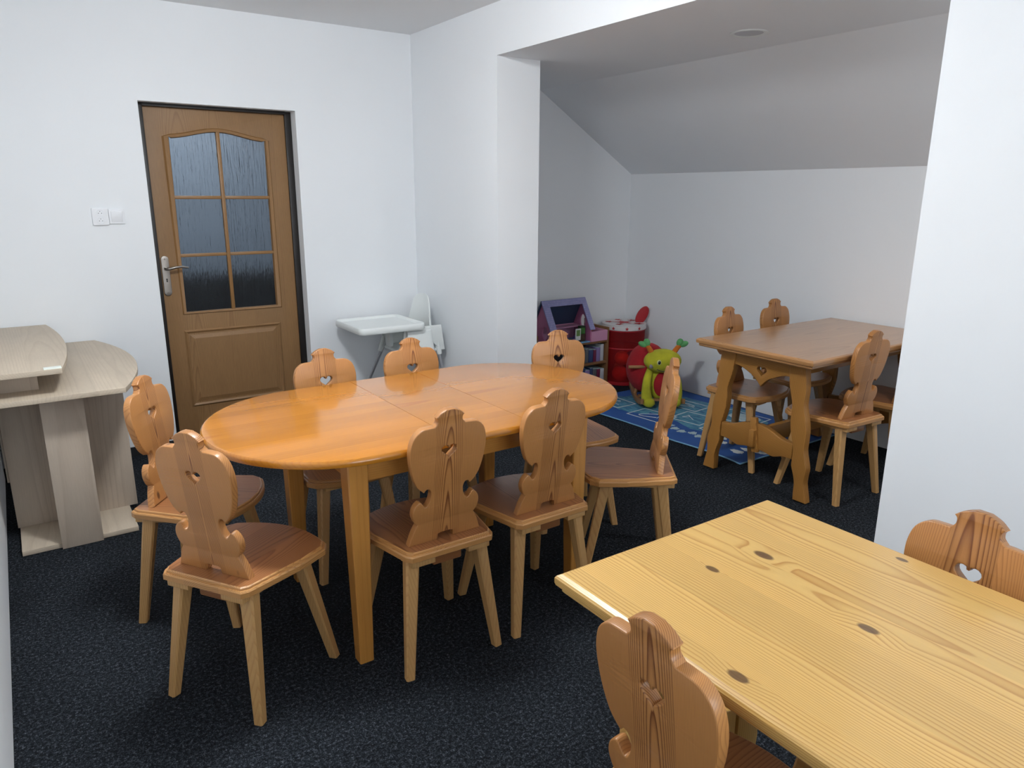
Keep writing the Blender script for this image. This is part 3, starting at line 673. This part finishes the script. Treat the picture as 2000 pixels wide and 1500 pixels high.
box('crotch_post', (*hl_(-0.40, -0.345), 0.56), (*hl_(-0.365, -0.275), 0.70), PLASTIC, HC_, 0.012)
for (tx, ty, fx, fy) in ((-0.345, -0.455, -0.575, -0.555), (-0.345, -0.165, -0.575, -0.055), (-0.095, -0.455, -0.03, -0.555), (-0.095, -0.165, -0.03, -0.055)):
    lg = tube('leg', [(*hl_(fx, fy), 0.012), (*hl_(tx, ty), 0.57)], 0.0115, ALU, HC_, 12)
    tube('foot_cap', [(*hl_(fx, fy), 0.008), (*hl_(fx+(tx-fx)*0.07, fy+(ty-fy)*0.07), 0.045)], 0.0135, PLASTIC, lg, 12)
    tube('leg_socket', [(*hl_(tx-(tx-fx)*0.16, ty-(ty-fy)*0.16), 0.50), (*hl_(tx, ty), 0.60)], [0.017, 0.024], PLASTIC, lg, 12)

# ------------------------------------------------------------------ play mat
def mat_blue():
    m = NT('blue_play_mat_fabric'); co = m.n('ShaderNodeTexCoord').outputs['Object']
    n = m.noise(co, 3.0, 3.0); f = m.noise(co, 300.0, 1.0)
    c = m.mix(m.mapr(n, 0.3, 0.7, 0, 1), (0.014, 0.075, 0.28), (0.022, 0.105, 0.38)); m.bump(f, 0.2, 0.001)
    return m.set(Base_Color=c, Roughness=0.75)
def mat_sea():
    m = NT('printed_sea_pattern'); co = m.n('ShaderNodeTexCoord').outputs['Object']
    mp = m.n('ShaderNodeMapping'); mp.inputs['Scale'].default_value = (22, 9, 1); m.put(mp.inputs[0], co)
    n = m.noise(mp.outputs[0], 1.0, 4.0, 0.65)
    return m.set(Base_Color=m.ramp(n, [(0.3, (0.02, 0.12, 0.28)), (0.45, (0.05, 0.20, 0.34)), (0.55, (0.12, 0.33, 0.44)), (0.65, (0.05, 0.22, 0.40)), (0.8, (0.30, 0.50, 0.58))]), Roughness=0.75)
PM = thing('play_mat', 'blue printed play mat on the alcove carpet', 'mat', (1.50, -1.20, 0))
mx0, mx1, my0, my1 = 1.005-1.5, 2.000-1.5, -2.195+1.20, -0.56+1.20
bm = bmesh.new(); NXg, NYg = 24, 36
def mat_z(x, y):
    e = max(0, -x-0.30)/0.2      # wavy free edge
    return 0.0045+0.006*e*max(0, math.sin(y*9.0+0.5))
def mat_xy(i, j): return (mx0+(mx1-mx0)*i/NXg+0.018*math.sin(j*0.42)*(i == 0), my0+(my1-my0)*j/NYg)
g0 = [[[bm.verts.new((*mat_xy(i, j), mat_z(*mat_xy(i, j))-dz)) for j in range(NYg+1)] for i in range(NXg+1)] for dz in (0.0, 0.003)]
for gg in g0:
    for i in range(NXg):
        for j in range(NYg): bm.faces.new((gg[i][j], gg[i+1][j], gg[i+1][j+1], gg[i][j+1]))
rim = [(i, 0) for i in range(NXg)]+[(NXg, j) for j in range(NYg)]+[(i, NYg) for i in range(NXg, 0, -1)]+[(0, j) for j in range(NYg, 0, -1)]
for q, q2 in zip(rim, rim[1:]+rim[:1]): bm.faces.new((g0[0][q[0]][q[1]], g0[0][q2[0]][q2[1]], g0[1][q2[0]][q2[1]], g0[1][q[0]][q[1]]))
link('mat_sheet', mesh_of(bm, 'mat_sheet', 60), mat_blue(), PM)
edge = [(g_, my0) for g_ in (mx0, mx1)]
PALE = plain('pale_print', (0.45, 0.58, 0.62), 0.75); HEM = plain('pale_blue_hem', (0.20, 0.42, 0.62), 0.7); WPR = plain('white_print', (0.72, 0.76, 0.76), 0.75)
SEA = mat_sea()
def wob(j): return 0.018*math.sin(j*0.42)
tube('hem', [(mx0+wob(j), my0+(my1-my0)*j/NYg, mat_z(mx0, my0+(my1-my0)*j/NYg)+0.0005) for j in range(NYg+1)], 0.0045, HEM, PM, 6)
tube('hem', [(mx0+(mx1-mx0)*i/12, my0, 0.005) for i in range(13)], 0.0045, HEM, PM, 6)
def blob(cx_, cy_, rx, ry, seed, n=48, amp=0.16):
    rg = random.Random(seed); ph = [rg.uniform(0, 6.28) for _ in range(5)]; o = []
    for i in range(n):
        t = 2*math.pi*i/n; k = 1+amp*(math.sin(3*t+ph[0])+0.7*math.sin(5*t+ph[1])+0.7*math.sin(9*t+ph[2])+0.5*math.sin(14*t+ph[3]))/2
        o.append((cx_+rx*k*math.cos(t), cy_+ry*k*math.sin(t)))
    return o
def decal(name, ol, z, mat, holes=()): return link(name, plate_mesh([ol, *holes], 0.0006, 0.0001, Matrix.Translation((0, 0, z)), 1), mat, PM)
decal('printed_sea', blob(0.10, -0.18, 0.31, 0.62, 3), 0.0050, SEA)
decal('printed_sea', blob(-0.12, 0.33, 0.22, 0.25, 8), 0.0053, SEA)
def M2(cx_, cy_, a): return lambda x, y: (cx_+x*math.cos(a)-y*math.sin(a), cy_+x*math.sin(a)+y*math.cos(a))
def quad_frame(cx_, cy_, wx, wy, a, t=0.010):
    f = M2(cx_, cy_, a)
    return [f(-wx, -wy), f(wx, -wy), f(wx, wy), f(-wx, wy)], [f(-wx+t, -wy+t), f(-wx+t, wy-t), f(wx-t, wy-t), f(wx-t, -wy+t)]
for cx_, cy_, wx, wy, a in ((-0.22, 0.02, 0.11, 0.15, 0.1), (-0.02, -0.20, 0.12, 0.13, 0.15), (-0.02, -0.52, 0.15, 0.14, 0.0), (0.28, -0.38, 0.13, 0.17, 0.1), (0.20, 0.05, 0.10, 0.14, 0.1), (-0.2, 0.42, 0.1, 0.12, 0.0)):
    o, i_ = quad_frame(cx_, cy_, wx, wy, a); decal('printed_frame', o, 0.0060, WPR, [i_])
    f = M2(cx_, cy_, a); rg = random.Random(int(cx_*1000+cy_*77))
    pts = spline([f(rg.uniform(-0.6, 0.6)*wx, rg.uniform(-0.6, 0.6)*wy) for _ in range(6)], 5, False)
    tube('printed_squiggle', [(x, y, 0.0045) for x, y in pts], 0.0030, WPR, PM, 5)
decal('printed_shell', blob(0.30, -0.40, 0.09, 0.12, 5, 40, 0.06), 0.0057, PALE)
decal('printed_shell', blob(0.0, -0.53, 0.10, 0.10, 6, 40, 0.06), 0.0057, PALE)
for cx_, cy_ in ((-0.27, -0.66), (-0.20, -0.60), (-0.33, -0.84), (-0.25, -0.86), (-0.22, -0.93)):
    decal('printed_cloud', blob(cx_, cy_, 0.030, 0.045, int(abs(cx_*100)), 36, 0.22), 0.0055, WPR)
for k in range(6):
    y = -0.50+0.07*k; decal('printed_foam', blob(-0.30+0.02*math.sin(k*2), y, 0.030, 0.028, k+20, 36, 0.3), 0.0055, PALE)

# ------------------------------------------------------------------ shelf and its things
SH = thing('low_bookcase', 'low brown wooden bookcase under the doll house', 'shelf', (1.235, -0.20, 0))
sx0, sx1_, sy0, sy1 = 0.855-1.235, 1.614-1.235, -0.32+0.20, -0.085+0.20
box('side_panel', (sx0, sy0, 0.001), (sx0+0.02, sy1, 0.50), W_SHELF, SH, 0.002)
box('side_panel', (sx1_-0.02, sy0, 0.001), (sx1_, sy1, 0.50), W_SHELF, SH, 0.002)
for z in (0.03, 0.205, 0.385): box('shelf_board', (sx0+0.02, sy0, z-0.009), (sx1_-0.02, sy1, z+0.009), W_SHELF, SH, 0.002)
box('back_panel', (sx0+0.02, sy1-0.006, 0.039), (sx1_-0.02, sy1, 0.376), plain('dark_back_panel', (0.03, 0.025, 0.03), 0.7), SH)
cols = [((0.03, 0.05, 0.13), 'dark blue'), ((0.03, 0.03, 0.035), 'black'), ((0.10, 0.11, 0.12), 'grey'), ((0.035, 0.06, 0.16), 'navy'), ((0.16, 0.02, 0.06), 'maroon'), ((0.26, 0.20, 0.42), 'lilac'), ((0.55, 0.56, 0.60), 'white')]
rg = random.Random(4)
for si, (z, nm) in enumerate(((0.2145, 'upper'), (0.0395, 'lower'))):
    x = 1.30; k = 0
    while x < 1.568:
        c, cn = cols[(k*(2 if si else 1)+si) % 7] if x < 1.54 else cols[6-si*0]
        wd = min((0.030, 0.042, 0.036, 0.05)[(k+si) % 4], 1.590-x); hgt = 0.10+0.045*rg.random()
        bk = thing('picture_book', '%s book on the %s shelf of the bookcase, %s from the basket end' % (cn, nm, ('first', 'second', 'third', 'fourth', 'fifth', 'sixth', 'seventh', 'eighth', 'ninth', 'tenth')[0]), 'book', (x+wd/2, -0.225, z), 0, 'books in the low bookcase')
        bk['_k'] = k; bk['_s'] = nm; bk['_c'] = cn
        box('cover', (-wd/2+0.001, -0.075, 0), (wd/2-0.001, 0.075, hgt), plain('book_%d_%d' % (si, k), c, 0.4), bk, 0.002)
        box('pages', (-wd/2+0.004, -0.074, hgt), (wd/2-0.004, 0.073, hgt+0.002), PALE, bk)
        x += wd+0.002; k += 1
ORD = ('first', 'second', 'third', 'fourth', 'fifth', 'sixth', 'seventh', 'eighth', 'ninth', 'tenth')
bks = [o for o in COL.objects if '_k' in o.keys()]
for s_ in ('upper', 'lower'):
    l_ = sorted([o for o in bks if o['_s'] == s_], key=lambda o: -o['_k'])
    for q, o in enumerate(l_): o['label'] = '%s book on the %s bookcase shelf, %s from the red basket' % (o['_c'], s_, ORD[q])
for o in bks:
    for kk in ('_k', '_s', '_c'): del o[kk]

# ------------------------------------------------------------------ doll house
PINK = plain('pink_board', (0.50, 0.16, 0.30), 0.5); PINKL = plain('light_pink_board', (0.62, 0.30, 0.46), 0.5)
def roofmat():
    m = NT('lavender_roof_print'); co = m.n('ShaderNodeTexCoord').outputs['Object']
    br = m.n('ShaderNodeTexBrick'); m.put(br.inputs['Vector'], co); br.inputs['Scale'].default_value = 28
    br.inputs['Color1'].default_value = (0.27, 0.27, 0.50, 1); br.inputs['Color2'].default_value = (0.34, 0.32, 0.55, 1); br.inputs['Mortar'].default_value = (0.22, 0.24, 0.46, 1)
    return m.set(Base_Color=br.outputs[0], Roughness=0.5)
ROOF = roofmat(); BLUEB = plain('dark_blue_board', (0.03, 0.055, 0.11), 0.5); LBLUE = plain('light_blue_board', (0.16, 0.36, 0.58), 0.5)
DH = thing('doll_house', 'pink doll house with a lavender roof on the low bookcase', 'doll house', (1.20, -0.20, 0.395))
hx0, hx1, hy0, hy1, he, hr = -0.20, 0.21, -0.125, 0.10, 0.13, 0.355
hym = -0.01
def gable(x, hole, mat):
    ol = [(hy0, 0), (hy1, 0), (hy1, he), (hym, hr-0.012), (hy0, he)]
    hl = []
    if hole: hl = [[(hole[0]+0.032*math.cos(R(a)), hole[1]+0.055*math.sin(R(a))) for a in range(0, 360, 15)]]
    M = Matrix(((0, 0, 1, x), (1, 0, 0, 0), (0, 1, 0, 0), (0, 0, 0, 1)))
    return link('gable_wall', plate_mesh([ol, *hl], 0.010, 0.0005, M, 1), mat, DH)
gable(hx0, (-0.045, 0.10), PINK); gable(hx1, (-0.02, 0.165), PINK)
box('floor_board', (hx0+0.005, hy0, 0.0), (hx1-0.005, hy1, 0.008), LBLUE, DH)
box('upper_floor', (hx0+0.005, hym, 0.118), (hx1-0.005, hy1-0.004, 0.126), PINKL, DH)
box('back_wall', (hx0+0.005, hy1-0.008, 0.008), (hx1-0.005, hy1, he), PINKL, DH)
box('front_rail', (hx0+0.005, hy0, 0.008), (hx0+0.16, hy0+0.008, 0.085), PINKL, DH)
def slope(yl, zl_, yh, zh, frame, mat, name):
    ev = Vector((0, yh-yl, zh-zl_)); Lg = ev.length; ev.normalize(); ex = Vector((1, 0, 0)); nn = ex.cross(ev)
    M = Matrix(((1, ev.x, nn.x, 0), (0, ev.y, nn.y, yl), (0, ev.z, nn.z, zl_), (0, 0, 0, 1)))
    ol = [(hx0-0.02, -0.012), (hx1+0.02, -0.012), (hx1+0.02, Lg), (hx0-0.02, Lg)]; hl = []
    if frame: hl = [[(hx0+0.045, -0.011), (hx0+0.045, Lg-0.055), (hx1-0.03, Lg-0.055), (hx1-0.03, -0.011)]]
    if frame: ol = [(hx0-0.02, -0.012), (hx0+0.045, -0.012), (hx0+0.045, Lg-0.055), (hx1-0.03, Lg-0.055), (hx1-0.03, -0.012), (hx1+0.02, -0.012), (hx1+0.02, Lg), (hx0-0.02, Lg)]
    return link(name, plate_mesh([ol], 0.010, 0.0005, M, 1), mat, DH)
slope(hy0-0.02, he-0.012, hym, hr, True, ROOF, 'roof_frame'); slope(hy1+0.012, he-0.012, hym, hr, False, BLUEB, 'rear_roof')
boxes('balcony', [((hx1+0.006, hy0, 0.0), (hx1+0.180, hy1, 0.008)), ((hx1+0.006, hy0, 0.008), (hx1+0.180, hy0+0.008, 0.085)), ((hx1+0.172, hy0+0.008, 0.008), (hx1+0.180, hy1, 0.085)), ((hx1+0.006, hy1-0.008, 0.008), (hx1+0.172, hy1, 0.085))], PINKL, DH)
box('picture_panel', (0.045, hy0-0.003, 0.03), (0.098, hy0+0.004, 0.125), plain('white_board', (0.7, 0.72, 0.72), 0.5), DH)
box('picture_print', (0.053, hy0-0.005, 0.065), (0.09, hy0-0.003, 0.115), plain('green_print', (0.16, 0.28, 0.08), 0.5), DH)
tube('flag_pole', [(hx1+0.05, 0.02, 0.008), (hx1+0.05, 0.02, 0.175)], 0.003, plain('brown_stick', (0.10, 0.05, 0.03), 0.5), DH, 8)
# toys in the house
t_ = thing('toy_figure', 'small orange toy lion on the doll house balcony', 'toy', (1.20+hx1+0.045, -0.26, 0.395+0.009))
OR = plain('orange_toy', (0.55, 0.20, 0.02), 0.5); DBR = plain('dark_brown_toy', (0.06, 0.03, 0.015), 0.6)
ball('body', (0, 0.01, 0.045), (0.022, 0.03, 0.042), OR, t_, 14); ball('head', (0, -0.012, 0.092), 0.021, OR, t_, 14); ball('mane', (0, 0.004, 0.094), (0.027, 0.016, 0.028), DBR, t_, 14)
for s in (-1, 1): ball('ear', (s*0.014, -0.006, 0.112), 0.007, OR, t_, 10)
t_ = thing('toy_box', 'small green toy trunk standing inside the doll house', 'toy', (1.20+0.150, -0.275, 0.395+0.009))
GRN = plain('green_toy', (0.06, 0.20, 0.04), 0.5)
box('body', (-0.024, -0.02, 0.06), (0.024, 0.02, 0.112), GRN, t_, 0.004); box('lid', (-0.026, -0.022, 0.112), (0.026, 0.022, 0.126), plain('dark_green_toy', (0.02, 0.05, 0.02), 0.5), t_, 0.005); box('stand', (-0.026, -0.022, 0), (0.026, 0.022, 0.06), DBR, t_, 0.003)
t_ = thing('toy_pony', 'small purple toy pony with a lilac mane in front of the doll house panel', 'toy', (1.20+0.075, -0.302, 0.395+0.009))
PUR = plain('purple_toy', (0.06, 0.02, 0.14), 0.4); LIL = plain('lilac_toy', (0.40, 0.28, 0.50), 0.4)
ball('body', (-0.01, 0, 0.042), (0.028, 0.015, 0.019), PUR, t_, 14); ball('head', (0.024, -0.002, 0.068), (0.014, 0.012, 0.016), LIL, t_, 12); ball('mane', (0.012, 0.002, 0.067), (0.012, 0.013, 0.02), PUR, t_, 12)
for dx, dy in ((-0.028, -0.008), (-0.028, 0.008), (0.008, -0.008), (0.008, 0.008)): tube('leg', [(dx, dy, 0), (dx, dy, 0.035)], 0.006, LIL, t_, 8)

# ------------------------------------------------------------------ red toy basket
TB = thing('toy_basket', 'round red mesh toy basket with a white star-print lid in the alcove corner', 'basket', (1.812, -0.283, 0))
mr = NT('red_net_fabric'); tr = mr.n('ShaderNodeBsdfTransparent'); tr.inputs[0].default_value = (1.0, 0.25, 0.22, 1)
mr.set(Base_Color=(0.36, 0.015, 0.02), Roughness=0.5)
mx = mr.n('ShaderNodeMixShader'); mx.inputs[0].default_value = 0.36; mr.t.links.new(tr.outputs[0], mx.inputs[1]); mr.t.links.new(mr.b.outputs[0], mx.inputs[2])
mr.t.links.new(mx.outputs[0], mr.t.nodes['Material Output'].inputs[0])
RED = plain('red_fabric', (0.42, 0.012, 0.02), 0.55); LIDW = plain('white_lid_fabric', (0.66, 0.64, 0.64), 0.5); STAR = plain('red_star_print', (0.45, 0.015, 0.02), 0.5)
rb = 0.178
lathe('net_wall', [(rb, 0.02), (rb+0.002, 0.15), (rb, 0.30), (rb+0.002, 0.48)], mr.m, TB, 48, None, False)
lathe('bottom', [(rb, 0.002), (rb+0.003, 0.01), (rb+0.003, 0.03), (rb-0.004, 0.03), (rb-0.004, 0.012), (0.01, 0.010)], RED, TB, 48)
for z in (0.315, 0.465): lathe('hoop', [(rb+0.002, z-0.007), (rb+0.006, z), (rb+0.002, z+0.007), (rb-0.002, z)], RED, TB, 48, None, False)
lid = lathe('lid', [(rb+0.006, 0.470), (rb+0.010, 0.474), (rb+0.010, 0.505), (rb+0.008, 0.510), (rb+0.011, 0.514), (rb+0.006, 0.518), (rb-0.02, 0.516), (0.01, 0.517)], LIDW, TB, 48)
def star(cx_, cy_, r_, n=5, a0=0.3): return [(cx_+(r_ if i % 2 == 0 else r_*0.45)*math.cos(a0+math.pi*i/n), cy_+(r_ if i % 2 == 0 else r_*0.45)*math.sin(a0+math.pi*i/n)) for i in range(2*n)]
for cx_, cy_, q in ((-0.01, 0.0, 0.085), (-0.11, -0.06, 0.035), (0.05, -0.12, 0.045), (0.12, 0.03, 0.04), (0.04, 0.12, 0.035), (-0.09, 0.09, 0.04)):
    link('star_print', plate_mesh([star(cx_, cy_, q, 5, cx_*9)], 0.001, 0.0002, Matrix.Translation((0, 0, 0.519)), 1), STAR, lid)
for a in (200, 235, 270):
    M = Matrix.Rotation(R(a), 4, 'Z') @ Matrix.Translation((rb+0.0105, 0, 0.489)) @ Matrix(((0, 0, 1, 0), (1, 0, 0, 0), (0, 1, 0, 0), (0, 0, 0, 1)))
    link('star_print', plate_mesh([star(0, 0, 0.017)], 0.001, 0.0002, M, 1), STAR, lid)
# plush ears rising behind, red handle flap
fl = link('handle_flap', plate_mesh([[(0.045*math.cos(R(a)), 0.085*math.sin(R(a))) for a in range(0, 360, 12)]], 0.018, 0.006, Matrix.Translation((0.135, -0.075, 0.575)) @ Matrix.Rotation(R(-35), 4, 'Z') @ Matrix.Rotation(R(28), 4, 'Y') @ MXZ, 2, 50), RED, TB)
for i, (dx, dy, z, r_, c, nm) in enumerate(((-0.075, -0.055, 0.085, 0.070, (0.62, 0.10, 0.03), 'orange soft ball lying low in the red toy basket'), (0.058, -0.085, 0.075, 0.060, (0.55, 0.16, 0.20), 'pink soft ball lying low in the red toy basket'), (-0.065, -0.06, 0.222, 0.062, (0.75, 0.22, 0.04), 'large orange ball on top inside the red toy basket'), (0.070, -0.050, 0.205, 0.066, (0.10, 0.09, 0.32), 'violet ball on top inside the red toy basket'), (0.065, 0.075, 0.09, 0.072, (0.5, 0.3, 0.1), 'yellow ball at the back of the red toy basket'))):
    o = tag(ball('toy_ball', (0, 0, 0), r_, plain('toy_ball_%d' % i, c, 0.5), None, 18), nm, 'ball', 'balls in the red basket'); o.location = (1.812+dx, -0.283+dy, z)

# ------------------------------------------------------------------ plush rocking beetle
PB = thing('plush_rocker', 'red and yellow plush beetle rocking toy with green antenna tips on the blue mat', 'rocking toy', (1.555, -0.960, 0.009), R(-32))
PB.scale = (1.0, 1.0, 0.92)
def plush(name, col):
    m = NT(name); co = m.n('ShaderNodeTexCoord').outputs['Object']; f = m.noise(co, 160.0, 3.0, 0.7); n = m.noise(co, 14.0, 2.0)
    m.bump(f, 0.6, 0.006); c = m.mix(m.mapr(n, 0.3, 0.7, 0, 1), tuple(q*0.85 for q in col), tuple(min(1, q*1.12) for q in col))
    return m.set(Base_Color=c, Roughness=0.95, Sheen_Weight=0.05)
PR, PY, PG, PO = plush('red_plush', (0.40, 0.010, 0.018)), plush('lime_plush', (0.52, 0.50, 0.025)), plush('green_plush', (0.13, 0.42, 0.15)), plush('orange_plush', (0.62, 0.17, 0.02))
WR = wood('rocker_wood', (0.34, 0.17, 0.07), (0.22, 0.10, 0.035), 'Y', 120, 0.02, 0.2, 0.5, 0.0, 0.05, 0.5, 0.0)
# local frame: the toy looks along -y
for s in (-1, 1):
    pts = [(y, 0.010+0.11*((y)/0.26)**2*0.55) for y in [-0.19+0.45*i/16 for i in range(17)]]
    ol = pts+[(y, z+0.045) for y, z in pts[::-1]]
    M = Matrix(((0, 0, 1, s*0.158), (1, 0, 0, 0), (0, 1, 0, 0), (0, 0, 0, 1)))
    link('runner', plate_mesh([ol], 0.022, 0.003, M, 1, 30), WR, PB)
    tube('upright', [(s*0.158, 0.08, 0.04), (s*0.13, 0.09, 0.17)], 0.014, WR, PB, 10)
for y in (-0.12, 0.0, 0.15): box('cross_bar', (-0.147, y-0.018, 0.05), (0.147, y+0.018, 0.068), WR, PB, 0.003)
def lump(name, parts, mat, parent, sub=True):
    bm = bmesh.new()
    for c, r_, M in parts: bm_ball(bm, c, r_, 22, M)
    return link(name, mesh_of(bm, name, 80), mat, parent)
lump('red_body', [((-0.065, 0.10, 0.275), (0.165, 0.155, 0.215), None)], PR, PB)
lump('lime_chest', [((0, -0.065, 0.20), (0.095, 0.06, 0.16), None)], PY, PB)
lump('red_belly', [((0.0, -0.108, 0.19), (0.060, 0.026, 0.105), None)], PR, PB)
for s in (-1, 1):
    bm = bmesh.new(); bm_tube(bm, spline([(s*0.075, -0.07, 0.32), (s*0.110, -0.115, 0.24), (s*0.120, -0.135, 0.15), (s*0.112, -0.14, 0.07), (s*0.10, -0.145, 0.035)], 4, False), [0.026, 0.027, 0.028, 0.029, 0.030, 0.031, 0.032, 0.033, 0.034, 0.036, 0.038, 0.040, 0.042, 0.043, 0.043, 0.042, 0.036], 14)
    bm_ball(bm, (s*0.10, -0.155, 0.048), (0.046, 0.058, 0.040), 16)
    link('limb', mesh_of(bm, 'limb', 80), PY, PB)
hd = lump('head', [((0, -0.105, 0.385), (0.142, 0.098, 0.098), None)], PY, PB)
EYE = plain('dark_eye', (0.012, 0.012, 0.016), 0.2); EYEW = plain('pale_eye_ring', (0.62, 0.66, 0.30), 0.6)
for s in (-1, 1):
    ball('eye_ring', (s*0.047, -0.195, 0.392), (0.017, 0.008, 0.022), EYEW, hd, 14); ball('eye', (s*0.047, -0.2005, 0.392), (0.0105, 0.006, 0.015), EYE, hd, 14)
    ball('cheek', (s*0.098, -0.168, 0.355), (0.016, 0.009, 0.018), plain('grey_cheek', (0.25, 0.22, 0.24), 0.8), hd, 12)
    bm = bmesh.new(); bm_tube(bm, [(s*0.085, -0.10, 0.455), (s*0.108, -0.10, 0.492), (s*0.125, -0.10, 0.512)], [0.021, 0.019, 0.018], 12)
    an = link('antenna_stem', mesh_of(bm, 'antenna_stem', 60), PO, hd)
    lump('antenna_tip', [((s*0.125, -0.10, 0.535), (0.026, 0.022, 0.034), Matrix.Rotation(R(s*10), 3, 'Y')), ((s*0.155, -0.10, 0.522), (0.036, 0.022, 0.023), Matrix.Rotation(R(-s*25), 3, 'Y'))], PG, PB)
tube('smile', spline([(-0.06, -0.187, 0.335), (-0.03, -0.193, 0.322), (0, -0.195, 0.317), (0.03, -0.193, 0.322), (0.06, -0.187, 0.335)], 4, False), 0.0028, EYE, hd, 6)
tube('handle_peg', [(-0.24, -0.03, 0.315), (0.13, -0.03, 0.315)], 0.014, WR, PB, 12)
